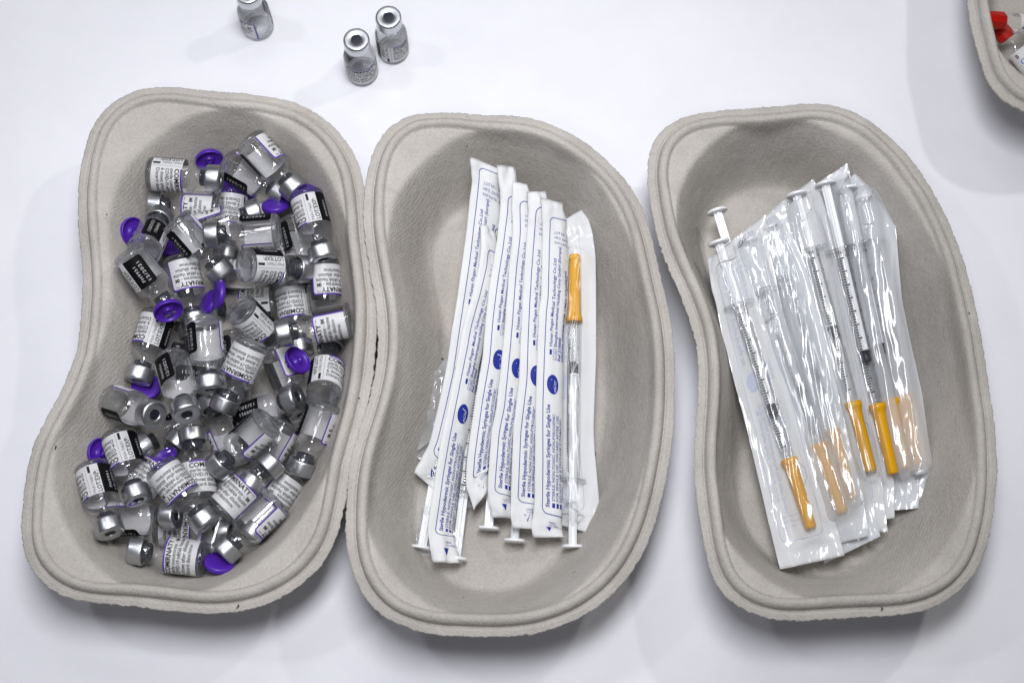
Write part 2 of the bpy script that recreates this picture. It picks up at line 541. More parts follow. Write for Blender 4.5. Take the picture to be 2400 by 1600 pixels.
OUTLINES = [[(-194.0, 88.8), (-189.3, 98.3), (-181.9, 105.7), (-172.2, 109.8), (-161.7, 110.9), (-151.2, 110.2), (-140.6, 109.1), (-130.1, 108.1), (-119.6, 107.1), (-109.2, 105.4), (-99.1, 102.2), (-89.9, 97.0), (-81.9, 90.1), (-75.4, 81.8), (-70.6, 72.4), (-67.7, 62.2), (-66.1, 51.8), (-65.0, 41.2), (-63.7, 30.7), (-62.1, 20.3), (-60.7, 9.8), (-59.9, -0.7), (-59.9, -11.3), (-60.4, -21.9), (-61.2, -32.4), (-62.7, -42.9), (-64.8, -53.3), (-67.2, -63.6), (-69.3, -73.9), (-70.9, -84.4), (-72.6, -94.8), (-75.7, -104.9), (-81.2, -113.9), (-88.7, -121.3), (-97.8, -126.8), (-107.7, -130.5), (-118.0, -132.4), (-128.6, -132.8), (-139.1, -132.0), (-149.6, -130.8), (-160.2, -129.8), (-170.7, -129.0), (-181.2, -127.4), (-191.0, -123.7), (-199.3, -117.2), (-204.8, -108.3), (-207.5, -98.0), (-208.3, -87.5), (-208.2, -76.9), (-207.3, -66.4), (-204.9, -56.1), (-201.1, -46.3), (-196.8, -36.6), (-193.5, -26.5), (-191.7, -16.1), (-191.1, -5.6), (-191.3, 5.0), (-192.1, 15.5), (-193.6, 26.0), (-195.3, 36.4), (-196.8, 46.9), (-197.7, 57.4), (-197.6, 68.0), (-196.5, 78.5)],
    [(-66.5, 62.4), (-64.9, 72.5), (-61.7, 82.2), (-55.9, 90.5), (-47.3, 95.7), (-37.2, 97.5), (-27.0, 97.4), (-16.8, 96.7), (-6.6, 96.1), (3.6, 95.1), (13.5, 92.8), (22.9, 88.8), (31.6, 83.3), (39.5, 76.9), (46.7, 69.6), (52.9, 61.6), (57.8, 52.6), (61.2, 43.0), (63.5, 33.0), (65.4, 23.0), (67.2, 12.9), (69.0, 2.9), (70.4, -7.3), (71.1, -17.5), (71.2, -27.7), (70.8, -37.9), (70.1, -48.1), (68.9, -58.3), (67.2, -68.3), (65.1, -78.3), (62.6, -88.2), (59.4, -97.9), (55.2, -107.3), (49.9, -116.0), (43.3, -123.8), (35.5, -130.4), (26.8, -135.6), (17.3, -139.4), (7.3, -141.8), (-2.8, -142.8), (-13.0, -142.9), (-23.2, -142.4), (-33.4, -141.4), (-43.3, -139.0), (-52.5, -134.6), (-60.1, -127.7), (-65.4, -119.1), (-68.6, -109.4), (-70.1, -99.3), (-70.5, -89.1), (-70.2, -78.9), (-69.1, -68.7), (-67.0, -58.7), (-64.3, -48.8), (-61.8, -38.9), (-59.9, -28.9), (-59.0, -18.7), (-59.0, -8.5), (-60.0, 1.7), (-61.8, 11.7), (-63.8, 21.7), (-65.6, 31.8), (-66.8, 42.0), (-67.0, 52.2)],
    [(63.6, 77.9), (68.1, 87.1), (75.9, 93.7), (85.5, 97.4), (95.6, 99.1), (105.9, 100.0), (116.1, 100.9), (126.3, 102.0), (136.6, 102.6), (146.8, 101.8), (156.7, 98.8), (165.5, 93.5), (173.1, 86.7), (179.6, 78.7), (185.3, 70.2), (190.2, 61.1), (194.4, 51.7), (197.9, 42.1), (200.8, 32.2), (203.0, 22.1), (204.6, 12.0), (205.9, 1.8), (206.9, -8.5), (207.7, -18.7), (208.3, -29.0), (208.7, -39.3), (208.9, -49.6), (208.8, -59.8), (208.0, -70.1), (206.7, -80.3), (204.7, -90.4), (202.0, -100.3), (198.1, -109.8), (192.4, -118.4), (184.8, -125.3), (175.7, -130.1), (165.8, -132.8), (155.6, -134.0), (145.4, -134.5), (135.1, -135.0), (124.8, -135.6), (114.5, -135.8), (104.3, -134.4), (94.9, -130.5), (87.5, -123.4), (83.1, -114.2), (80.9, -104.2), (79.6, -94.0), (78.6, -83.7), (78.1, -73.5), (78.4, -63.2), (79.4, -52.9), (80.4, -42.7), (81.1, -32.4), (81.2, -22.2), (80.3, -11.9), (78.2, -1.8), (75.0, 7.9), (71.3, 17.5), (67.9, 27.2), (65.2, 37.2), (63.4, 47.3), (62.3, 57.5), (62.1, 67.8)]]
SPINES = [[(-133.7, 52.5), (-107.1, -14.9), (-143.2, -73.1)], [(-7.0, 42.0), (23.0, -24.0), (-10.0, -84.0)], [(122.2, 48.2), (161.1, -13.0), (136.7, -77.0)]]

def bead_profile(d):
    """height of the rim over the distance d (mm) from the torn edge, and its blend weight"""
    z = np.full_like(d, 41.0)
    z = np.where(d < 3.4, 40.8 + 0.25 * d, z)
    g = np.clip((d - 3.4) / 1.2, 0, 1)
    z = np.where(d >= 3.4, 41.65 - 1.0 * np.sin(np.pi * g), z)
    k = np.clip((d - 4.6) / 5.0, 0, 1)
    z = np.where(d >= 4.6, 41.65 + 3.1 * np.sqrt(np.clip(1 - (2 * k - 1) ** 2, 0, 1)) + 0.6 * k, z)
    return z

def build_tray(i, shift, label):
    P = np.array(OUTLINES[i], float) + np.array(shift)
    S = bez([np.array(p) + np.array(shift) for p in SPINES[i]], 60)
    # resample the outline
    n = 800
    f = np.fft.fft(P[:, 0] + 1j * P[:, 1])
    F = np.zeros(n, complex); h = len(P) // 2
    F[:h] = f[:h]; F[-h:] = f[-h:]
    z = np.fft.ifft(F) * n / len(P)
    O = np.c_[z.real, z.imag]
    if ((O[:, 0] * np.roll(O[:, 1], -1) - np.roll(O[:, 0], -1) * O[:, 1]).sum()) < 0:
        O = O[::-1]
    # inward targets: smoothed nearest spine points
    q, j = seg_dist(O, S)
    tgt = S[j]
    for _ in range(70):
        tgt = 0.25 * np.roll(tgt, 1, 0) + 0.5 * tgt + 0.25 * np.roll(tgt, -1, 0)
    D = tgt - O
    R = np.linalg.norm(D, axis=1)
    D = D / R[:, None]
    ds = np.r_[0, 0.5, 1.2, 2.2, 3.2, 3.6, 4.0, 4.4, 4.7, 5.0, 5.5, 6.2, 7.0, 7.8, 8.6, 9.3, 9.8, 10.3, 11, 12]
    fr = np.linspace(0, 1, 44)[1:] ** 0.95
    s = np.linspace(0, 2 * np.pi, n, endpoint=False)
    rag = 0.6 * (0.30 * vnoise(s * 47, s * 0 + i * 7.3, 3) + 0.40 * vnoise(s * 112, s * 0 + i, 4) + 0.30 * vnoise(s * 127.3, s * 0 + i, 14) + 0.7 * vnoise(s * 6.3, s * 0 + 2.5, 5 + i)
           + 1.1 * np.clip(vnoise(s * 23, s * 0 + 5.1 * i, 17) - 0.55, 0, 1) * vnoise(s * 120, s * 0, 18))
    sag = 0.8 * vnoise(s * 1.9, s * 0 + 11.3 * i, 8) + 0.35 * vnoise(s * 7, s * 0 + 3 * i, 9)
    rings = []
    for d in ds:
        dd = np.full(n, d)
        xy = O + D * (dd + rag * max(0, 1 - d / 2.6))[:, None]
        rings.append((xy, dd))
    for f_ in fr:
        dd = 12 + (R - 12) * f_
        xy = O + D * dd[:, None]
        if f_ > 0.999:                      # close the floor along the spine
            xy = S[seg_dist(xy, S)[1]]
        rings.append((xy, dd))
    V = np.zeros((len(rings), n, 3))
    for r, (xy, dd) in enumerate(rings):
        q, _ = seg_dist(xy, S)
        zb = bowl_z(q)
        ledge = 42.6 - 0.13 * np.clip(dd - 10, 0, 40)
        k = 1.1
        hh = np.clip(0.5 + 0.5 * (ledge - zb) / k, 0, 1)
        zi = ledge * (1 - hh) + zb * hh - k * hh * (1 - hh)
        zr = bead_profile(dd)
        w = np.clip((dd - 9.0) / 2.2, 0, 1); w = w * w * (3 - 2 * w)
        z = zr * (1 - w) + zi * w
        und = 0.45 * vnoise(xy[:, 0] * 0.11, xy[:, 1] * 0.11, 21 + i) + 0.12 * vnoise(xy[:, 0] * 0.35, xy[:, 1] * 0.35, 31 + i)
        z = z + und + sag * np.clip(1 - dd / 30, 0, 1)
        if r < 4:
            z = z + 0.35 * rag * (1 - r / 4)
        V[r, :, :2] = xy
        V[r, :, 2] = z
    m = len(rings)
    # underside: the same sheet pushed down along its normals
    du = np.roll(V, -1, 1) - np.roll(V, 1, 1)
    dv = np.gradient(V, axis=0)
    Nn = np.cross(du, dv); Nn /= np.linalg.norm(Nn, axis=2)[..., None] + 1e-9
    Nn *= np.where(Nn[..., 2:3] < 0, -1, 1)
    B = V - Nn * 1.7
    B[..., 2] = np.maximum(B[..., 2], 0.15)
    allv = np.concatenate([V.reshape(-1, 3), B.reshape(-1, 3)]) * MM
    R_, K_ = np.meshgrid(np.arange(m - 1), np.arange(n), indexing='ij')
    K2 = (K_ + 1) % n
    top = np.stack([R_ * n + K_, R_ * n + K2, (R_ + 1) * n + K2, (R_ + 1) * n + K_], -1).reshape(-1, 4)
    o = m * n
    kk = np.arange(n); k2 = (kk + 1) % n
    F = np.concatenate([top, top[:, ::-1] + o, np.stack([kk, o + kk, o + k2, k2], -1)])
    # move the origin to the middle of the base
    c = np.array([*S[30], 0]) * MM
    t = link_mesh("kidney_tray", allv - c, F, M_PULP)
    t.location = c
    if i == 1:
        t.scale = (1, 1, 1.035)           # its rim laps over the left tray
    tag(t, label, "tray", "moulded pulp kidney trays on the table")
    return t

build_tray(0, (0, 0), "grey pulp kidney tray full of glass vials")
build_tray(1, (0, 0), "grey pulp kidney tray holding blue printed paper syringe packets")
build_tray(2, (0, 0), "grey pulp kidney tray holding clear film syringe packets")
build_tray(2, (138.2, 230.8), "grey pulp kidney tray with red capped tube, cut off by the top right corner")

# ---------------------------------------------------------------- vials
VIALS, STANDING, CAPS = (
[
    ((-106.96, 33.26, 8.4), (-0.2745, 0.4949, -0.5051, -0.6517), 'vaccine vial under the heap with only its silver cap showing below a tilted purple cap'),
    ((-103.06, 56.0, 14.4), (0.315, 0.4742, -0.5246, 0.6331), 'clear sided vial with black patch half hidden under the right edge vial'),
    ((-138.38, 29.73, 9.6), (-0.4551, 0.5168, -0.4826, 0.5412), 'clear vial lying level beneath the vial whose round base faces up left'),
    ((-158.43, -21.96, 8.4), (-0.4167, 0.533, 0.4647, 0.5713), 'mostly black patched vial buried between two upright vials left of centre'),
    ((-143.29, -30.58, 13.8), (0.5953, -0.6398, 0.3011, 0.3816), 'buried vial whose text shows only between two caps near the middle'),
    ((-129.42, 0.87, 8.4), (-0.4682, -0.5262, 0.4723, -0.5299), 'vial sunk behind the end on vial with a strip of black patch showing'),
    ((-140.68, -37.47, 7.27), (0.6979, 0.0873, -0.6232, 0.3418), 'dark capped vial pointing down left beneath two caps with open rims'),
    ((-158.6, -90.39, 8.4), (0.7043, 0.0848, 0.702, 0.0632), 'vial of sideways text under the lowest vial of the heap'),
    ((-98.14, -66.4, 13.2), (0.0305, -0.3451, -0.6172, 0.7064), 'text covered vial lying against the lower right wall of the tray'),
    ((-123.59, -56.42, 8.4), (-0.0141, 0.5867, 0.3947, 0.707), 'black patched vial squeezed between two clear vials at lower right'),
    ((-131.22, -103.26, 19.2), (0.6373, -0.6875, -0.1654, -0.3063), 'dark see through vial base peeping out right of the lowest vial'),
    ((-135.52, 83.29, 17.4), (0.0999, -0.55, 0.4444, -0.7), 'clear vial with slanted black patch under the topmost vial'),
    ((-136.05, 58.07, 21.6), (-0.4327, 0.5854, 0.3966, -0.5593), 'level vial with silver cap at left and text rows read upward'),
    ((-178.24, -88.3, 17.49), (0.3399, -0.557, 0.2624, -0.7109), 'clear vial lying level with its holed cap toward the crossing text vial'),
    ((-148.29, 43.85, 25.8), (-0.5002, 0.6419, -0.2965, 0.4998), 'vial sunk in the gap right of the slanting clear vial, cap hidden'),
    ((-151.57, -22.52, 26.4), (-0.0602, -0.7071, -0.0038, -0.7045), 'vial lying deep under the two middle upright vials, mostly hidden'),
    ((-101.41, -44.88, 18.0), (0.4872, 0.1975, -0.679, 0.5125), 'vial lying deep between the big clear vial and the right wall'),
    ((-165.77, -78.08, 18.0), (-0.6642, 0.4214, -0.5678, -0.2425), 'vial lying deep behind the crossing slanted text vial'),
    ((-168.02, 70.61, 33.6), (-0.6249, -0.3794, -0.5967, -0.3309), 'leftmost vial of the top row lying level with cap at right'),
    ((-133.36, 71.94, 10.77), (0.5163, 0.6223, 0.427, -0.4048), 'upside down text vial standing in front of a purple ring cap'),
    ((-164.65, 27.2, 44.67), (-0.2763, 0.599, 0.6701, 0.3403), 'black patched vial with cap at top beside the lone purple cap on the left'),
    ((-153.03, 45.25, 39.31), (0.0448, 0.6279, -0.5559, 0.5428), 'slanting clear vial with purple tint and black patch at upper left centre'),
    ((-103.6, 24.49, 10.78), (0.5726, 0.5593, 0.4893, -0.3462), 'upside down text vial behind the level vial at the right'),
    ((-87.05, 31.1, 23.95), (-0.1834, -0.1559, -0.75, 0.6161), 'upside down vial with purple edged text against the right wall'),
    ((-109.47, 15.91, 8.4), (0.4194, 0.6131, -0.3523, -0.5693), 'vial lying level behind the end on vial with its base at right'),
    ((-107.87, -9.68, 17.4), (-0.1059, 0.1861, -0.6822, 0.6991), 'purple edged text vial under the tilted purple cap with a nub'),
    ((-82.96, -36.67, 34.57), (0.1176, -0.1439, 0.8165, 0.5467), 'upright reading text vial with cap hidden at the right wall'),
    ((-160.22, 5.64, 24.6), (-0.6619, -0.7013, -0.0901, 0.2487), 'text vial with black side strip leaning left above the hidden flat purple cap'),
    ((-136.21, -81.95, 24.0), (-0.2054, 0.3211, -0.63, -0.6766), 'upright reading text vial with cap at top in the lower middle'),
    ((-183.73, -66.85, 28.83), (-0.7485, -0.6373, -0.1558, -0.0968), 'leftmost vial of the heap with black side strip and cap at bottom'),
    ((-121.97, -62.67, 18.6), (-0.6925, 0.5627, 0.4282, 0.143), 'clear vial with purple line under the big clear slanted vial'),
    ((-94.98, 60.43, 33.89), (-0.6877, -0.7046, -0.1724, -0.0314), 'text vial with black side strip at the upper right of the heap'),
    ((-122.5, 87.35, 33.57), (0.1322, -0.3987, 0.6408, -0.6426), 'topmost vial of the heap leaning down right with a purple edged text panel'),
    ((-105.05, 39.54, 40.2), (-0.698, 0.0676, 0.7039, -0.1133), 'level clear vial with black dated patch along its upper side'),
    ((-119.37, 19.86, 47.43), (0.2515, 0.6103, 0.6545, 0.3686), 'vial showing its round glass base at left with cap at right'),
    ((-170.48, 25.66, 49.9), (0.3093, 0.8425, -0.2005, 0.3929), 'leftmost upper vial with frosted base up and black patch facing'),
    ((-152.39, 31.62, 27.26), (0.2687, 0.1278, 0.7496, -0.5913), 'upside down text vial with purple edge beside the standing purple cap'),
    ((-137.3, -1.48, 36.0), (0.3581, 0.4379, -0.5552, 0.6097), 'straight upright clear vial with black patch on its left in the middle'),
    ((-174.75, -51.14, 24.62), (-0.7429, -0.6269, -0.2339, -0.0198), 'text vial with black side strip over a purple cap at lower left'),
    ((-123.29, 6.09, 30.2), (-0.3125, -0.7539, -0.5706, -0.0914), 'vial seen nearly end on with its round base facing up'),
    ((-70.88, -3.18, 40.8), (0.4134, -0.4755, -0.5234, 0.5737), 'level vial with purple framed text whose cap points left at the right wall'),
    ((-178.49, -36.02, 24.21), (-0.1377, 0.3715, -0.2609, 0.8803), 'frosted clear vial with holed silver cap facing up at the left edge'),
    ((-124.44, -41.51, 13.55), (0.1272, 0.4937, 0.1925, 0.8385), 'black patched vial with holed cap tilted up toward the right'),
    ((-82.35, -39.05, 32.21), (-0.3534, -0.2264, 0.7873, -0.4518), 'clear vial with purple framed text leaning on the lower right wall'),
    ((-132.33, -106.66, 22.2), (0.1791, -0.7009, -0.0934, 0.6841), 'lowest vial of the heap lying level with cap at left'),
    ((-126.71, -88.25, 29.4), (0.6963, -0.4157, 0.572, 0.1229), 'slanted text vial with cap at upper right in the lower right of the heap'),
    ((-150.83, -19.71, 36.19), (-0.4936, -0.4875, 0.3022, -0.6538), 'clear vial with upright black patch and holed cap pointing down'),
    ((-113.86, -13.83, 41.85), (-0.2722, -0.6528, -0.4778, 0.521), 'large text vial leaning down left in the centre of the heap'),
    ((-105.74, -49.08, 38.77), (-0.424, 0.0483, 0.8276, -0.3646), 'big clear vial slanting down left with purple framed text at its lower side'),
    ((-152.35, -68.66, 35.98), (-0.5686, -0.2226, -0.709, 0.3528), 'slanted text vial over the lower middle with cap at lower right'),
    ((-102.02, -80.98, 25.2), (-0.4664, 0.0337, 0.7063, -0.5315), 'clear vial slanting down left over the flat purple cap at bottom')],
[
    ((-127.44, 165.97, 0.0), (0.9998, 0.0, 0.0, -0.0183), 'clear vial standing apart on the table, cut by the top edge of the picture'),
    ((-74.31, 140.52, 0.0), (-0.6742, -0.0, -0.0, -0.7385), 'standing vial nearer the tray of the two side by side on the table'),
    ((-59.32, 152.7, 0.0), (-0.1983, -0.0, -0.0, -0.9801), 'standing vial further back of the two side by side on the table')],
[
    ((-144.05, 85.72, 16.5), (0.5701, -0.7921, 0.0756, 0.2046), 'purple flip cap with its nubbed inside showing beside the top left vial cap'),
    ((-137.36, 74.69, 7.0), (-0.6882, 0.2138, -0.1847, -0.6682), 'purple flip cap lying under the black patched vial of the top row'),
    ((-129.52, 70.01, 7.0), (-0.0573, -0.9602, -0.1386, 0.2357), 'purple flip cap ringing the base of the upside down text vial'),
    ((-110.74, 60.38, 20.5), (-0.7609, 0.3031, -0.167, -0.5489), 'purple flip cap tilted on the half hidden silver cap at upper right'),
    ((-97.38, 63.57, 29.0), (0.7765, -0.3393, 0.1576, 0.507), 'sliver of purple flip cap between the top vial and the right hand text vial'),
    ((-174.46, 43.28, 29.5), (0.2408, -0.8557, -0.2233, 0.4), 'leftmost upper purple flip cap leaning open toward the black patched vial'),
    ((-161.35, 46.04, 7.0), (-0.2538, -0.0501, -0.1631, -0.9521), 'purple flip cap under the slanting clear vial at upper left'),
    ((-132.91, 12.42, 30.0), (0.4179, -0.4455, -0.2657, 0.7459), 'purple flip cap standing on edge near the middle of the heap'),
    ((-139.4, 12.12, 20.0), (0.5225, -0.4042, -0.1052, 0.7433), 'purple flip cap behind the one standing on edge'),
    ((-152.56, 0.92, 41.0), (0.5292, -0.8059, 0.0348, 0.2634), 'purple flip cap leaning with inside showing above the left leaning text vial'),
    ((-96.22, -18.05, 27.0), (0.049, -0.78, -0.4797, 0.3989), 'purple flip cap with inside nub showing on the right half of the heap'),
    ((-165.64, -27.08, 16.5), (0.2147, 0.0676, 0.1494, 0.9628), 'purple flip cap lying flat under the cap of the left leaning text vial'),
    ((-182.47, -59.05, 21.0), (0.1452, -0.8884, -0.2445, 0.3605), 'purple flip cap under the text vial at lower left'),
    ((-153.2, -63.09, 25.5), (-0.0287, -0.6474, 0.6429, -0.4084), 'purple flip cap tilted on edge above the crossing slanted text vial'),
    ((-126.52, -108.34, 23.0), (0.9127, -0.3297, 0.1821, 0.1583), 'lowest purple flip cap lying on the tray floor under a silver cap')])

VS = 0.971 * MM
def build_vial_meshes():
    out = {}
    outer = [(0, 0.9), (4.2, 0.55), (6.2, 0.0), (7.0, 0.1), (7.6, 0.5), (7.95, 1.2), (8.0, 2.9), (8.0, 19.0), (7.9, 20.0), (7.5, 21.0),
             (6.7, 21.9), (5.8, 22.5), (5.3, 23.2), (5.2, 24.0), (5.2, 27.6), (5.6, 28.2), (6.1, 28.5), (6.1, 30.5)]
    inner = [(4.2, 30.5), (4.2, 24.0), (4.5, 23.0), (5.2, 22.0), (6.2, 21.2), (6.8, 20.3), (7.0, 19.3), (7.0, 2.8), (6.7, 2.0), (5.6, 1.5), (3.0, 1.75), (0, 1.9)]
    out['glass'] = lathe(outer + inner, 44)
    crimp = [(5.35, 28.3), (6.2, 28.1), (6.45, 28.4), (6.5, 29.0), (6.5, 33.7), (6.35, 34.3), (5.95, 34.75), (5.5, 34.9), (2.9, 34.55),
             (2.6, 34.4), (2.45, 34.0), (2.6, 33.8), (5.5, 33.9), (6.2, 33.5), (6.25, 28.9), (5.4, 28.7)]
    out['crimp'] = lathe(crimp, 44, close=True)
    stop = [(0, 34.1), (2.5, 34.05), (6.1, 33.6), (6.1, 30.7), (4.15, 30.6), (4.15, 25.6), (3.9, 25.1), (2.4, 25.0), (2.2, 27.5), (0, 27.6)]
    out['stopper'] = lathe(stop, 32)
    return out
VM = build_vial_meshes()

def wrap_label(p, r=8.06):
    V = []
    for u, z, h in p.v:
        a = u / 8.0
        rr = r + h
        V.append((rr * math.cos(a) * VS, rr * math.sin(a) * VS, z * VS))
    return V

def vial_label():
    base = Print()
    z0, z1 = 3.0, 17.6
    base.rrect(0.0, z0, 9.6, z1, 1.3, 1, n=14, m=12, corners=(1, 0, 0, 1))
    base.rrect(9.6, z0, 38.6, z1, 1.3, 0, n=44, m=12, corners=(0, 0, 1, 0))
    # purple rule along the top of the text panel and down its right edge
    r = 1.5
    pts = [(17.0, z1 - 0.32), (38.6 - r, z1 - 0.32)]
    pts += [(38.6 - r + (r + .1) * math.sin(a), z1 - 0.32 - r + r * math.cos(a)) for a in np.linspace(0.2, math.pi / 2, 6)]
    pts += [(38.7, z0)]
    base.path(pts, 0.72, 2, 0.03)
    ink = Print()
    ink.text("COMIRNATY", 16.9, 14.35, 2.25, 17.6, 0, bold=0.032, h=0.06)
    ink.text("TM", 34.8, 15.55, 0.95, 1.9, 0, h=0.06)
    ink.text("sterile concentrate - ", 16.9, 12.2, 1.75, 16.6, 0, bold=0.014, h=0.06)
    ink.text("IM", 34.4, 12.2, 1.75, 2.1, 0, bold=0.035, h=0.06)
    ink.text("COVID-19 mRNA Vaccine", 16.9, 10.0, 1.75, 20.0, 0, bold=0.02, h=0.06)
    ink.text("6 doses after dilution", 16.9, 7.75, 1.75, 18.6, 0, bold=0.014, h=0.06)
    ink.text("Discard date/time:", 16.9, 5.5, 1.75, 16.2, 0, bold=0.014, h=0.06)
    # side strip, read downward
    ink.text("LOT/EXP:", 10.15, 16.8, 2.1, 10.4, 0, rot=-90, bold=0.016, h=0.06)
    ink.text("PAA174601", 12.95, 16.8, 1.4, 8.8, 0, rot=-90, h=0.06, spacing=1.1)
    ink.bar(15.55, 17.0, 15.55, z0 + 0.6, 0.22, 2, 0.06)
    ink.bar(13.9, 6.9, 13.9, 3.5, 1.15, 0, 0.06)
    ink.text("FH9951", 5.15, 15.2, 1.5, 8.0, 1, rot=-90, h=0.06, spacing=1.2)
    ink.text("12/2021", 2.35, 15.8, 1.55, 9.8, 1, rot=-90, h=0.06, spacing=1.2)
    return base, ink
LBASE, LINK = vial_label()

def mesh_of(name, V, F, mats, ids=None, smooth=True):
    o = link_mesh(name, V, F, mats, None, smooth, ids)
    me = o.data
    bpy.data.objects.remove(o)
    return me

ME_GLASS = mesh_of("glass_bottle", scaled(VM['glass'][0], VS), VM['glass'][1], M_GLASS)
def add_base():
    prof = [(0, 0.75), (4.2, 0.4), (6.2, -0.12), (7.0, -0.02), (7.65, 0.45), (8.02, 1.2), (8.02, 2.9), (7.2, 2.9), (6.9, 2.2), (5.6, 1.62), (3.0, 1.9), (0, 2.05)]
    return lathe(prof, 44)
ME_BASE = mesh_of("glass_base", scaled(add_base()[0], VS), add_base()[1], M_SOLID)
ME_CRIMP = mesh_of("crimp_cap", scaled(VM['crimp'][0], VS), VM['crimp'][1], M_ALU)
ME_STOP = mesh_of("rubber_stopper", scaled(VM['stopper'][0], VS), VM['stopper'][1], M_STOP)
ME_LABEL = mesh_of("label", wrap_label(LBASE), LBASE.f, [M_WHITE, M_BLACK, M_PURPLE], LBASE.m)
ME_LETTERS = mesh_of("lettering", wrap_label(LINK), LINK.f, [M_INK, M_WINK, M_GREY], LINK.m, smooth=True)

def make_vial(loc, q, label, group):
    t = empty("vaccine_vial", [c * MM for c in loc], label, "vial", group, q)
    gb = share("glass_bottle", ME_GLASS, t)
    share("glass_base", ME_BASE, gb)
    share("crimp_cap", ME_CRIMP, t)
    share("rubber_stopper", ME_STOP, t)
    lb = share("label", ME_LABEL, t)
    share("lettering", ME_LETTERS, lb)
    return t

def copy_tree(o, parent=None):
    c = o.copy()
    COL.objects.link(c)
    c.parent = parent
    for ch in [x for x in scene.objects if x.parent == o]:
        copy_tree(ch, c)
    return c

first = None
for loc, q, label in VIALS + STANDING:
    g = "used glass vials heaped in the left tray" if (loc, q, label) not in [tuple(x) for x in STANDING] else None
    make_vial(loc, q, label, g)

# ---------------------------------------------------------------- loose purple caps
def cap_mesh():
    prof = [(0, 2.55), (5.6, 2.5), (6.4, 2.35), (6.75, 1.9), (6.85, 1.2), (6.85, 0.25), (6.65, 0.0), (6.2, 0.05), (6.05, 0.5), (5.9, 1.35),
            (3.0, 1.5), (1.9, 1.5), (1.75, 0.2), (1.5, 0.05), (1.1, 0.1), (0.95, 0.7), (0, 0.75)]
    V, F = lathe(prof, 40)
    return mesh_of("flip_cap", scaled([(x, y, z - 1.3) for x, y, z in V], MM * 0.98), F, M_CAP)
ME_FLIP = cap_mesh()
for loc, q, label in CAPS:
    o = share("flip_cap", ME_FLIP)
    o.location = [c * MM for c in loc]
    o.rotation_mode = 'QUATERNION'
    o.rotation_quaternion = Quaternion(q)
    tag(o, label, "cap", "purple flip caps loose among the vials")

# ---------------------------------------------------------------- syringe packets
def smooth_path(P,n):
    P=np.array(P,float)
    L=np.r_[0,np.cumsum(np.linalg.norm(np.diff(P,axis=0),axis=1))]
    u=np.linspace(0,L[-1],n)
    Q=np.stack([np.interp(u,L,P[:,k]) for k in range(3)],1)
    for _ in range(3):
        R=Q.copy();R[1:-1]=0.25*Q[:-2]+0.5*Q[1:-1]+0.25*Q[2:];Q=R
    return Q,L[-1]
def ribbon(edge,side,W,theta,n=80,m=30):
    """sheet hanging off a space curve: rows run along it, columns go across it"""
    Q,L=smooth_path(edge,n)
    T=np.gradient(Q,axis=0);T/=np.linalg.norm(T,axis=1)[:,None]
    Z=np.array([0,0,1.])
    H=np.cross(Z,T);H/=np.linalg.norm(H,axis=1)[:,None];H*=side
    U=np.cross(T,H);U*=np.sign(U[:,2])[:,None]
    t=np.linspace(0,W,m);s=np.linspace(0,1,n)
    TH=np.radians(theta(t[None,:],s[:,None])+np.zeros((n,m)))
    dx=np.cos(TH);dz=-np.sin(TH);dt=W/(m-1)
    cx=np.concatenate([np.zeros((n,1)),np.cumsum((dx[:,1:]+dx[:,:-1])/2*dt,1)],1)
    cz=np.concatenate([np.zeros((n,1)),np.cumsum((dz[:,1:]+dz[:,:-1])/2*dt,1)],1)
    S=Q[:,None,:]+cx[...,None]*H[:,None,:]+cz[...,None]*U[:,None,:]
    return S,L
def sheet_normals(S):
    a=np.gradient(S,axis=0);b=np.gradient(S,axis=1)
    N=np.cross(a,b);N/=np.linalg.norm(N,axis=2)[...,None]+1e-12
    if N[...,2].mean()<0:N=-N
    return N

def th_roof(a0,a1,W):
    # paper side packets standing like roof shingles: rounded left margin, then falling away to the right
    def f(t,s):
        k=np.clip((t-1.8)/(W-1.8),0,1)
        body=a0+(a1-a0)*k**1.7
        lip=-38*np.clip(1-t/1.8,0,1)
        topcurl=np.clip(1-s/0.16,0,1)**1.3*(np.clip(t/9,0,1)*38-10)
        botcurl=np.clip((s-0.88)/0.12,0,1)*(-14*np.clip(t/8,0,1))
        return body+lip+topcurl+botcurl
    return f
def th_flat(a0,a1,W):
    def f(t,s):
        k=np.clip(t/W,0,1)
        return a0+(a1-a0)*k+6*np.sin(7*s+3*k)*np.clip(1-t/6,0,1)
    return f
PACK={'a':(12,66,22.),'b':(22,80,14.5),'c':(8,82,13.),'d':(8,82,13.5),'e':(8,80,14.),'f':(6,76,15.),'g':(2,6,29.)}
QPACK={'a':(7,9,28.5),'b':(14,24,28.),'c':(18,30,27.),'d':(20,30,27.),'e':(20,32,27.),'f':(20,30,28.),'g':(14,26,28.)}

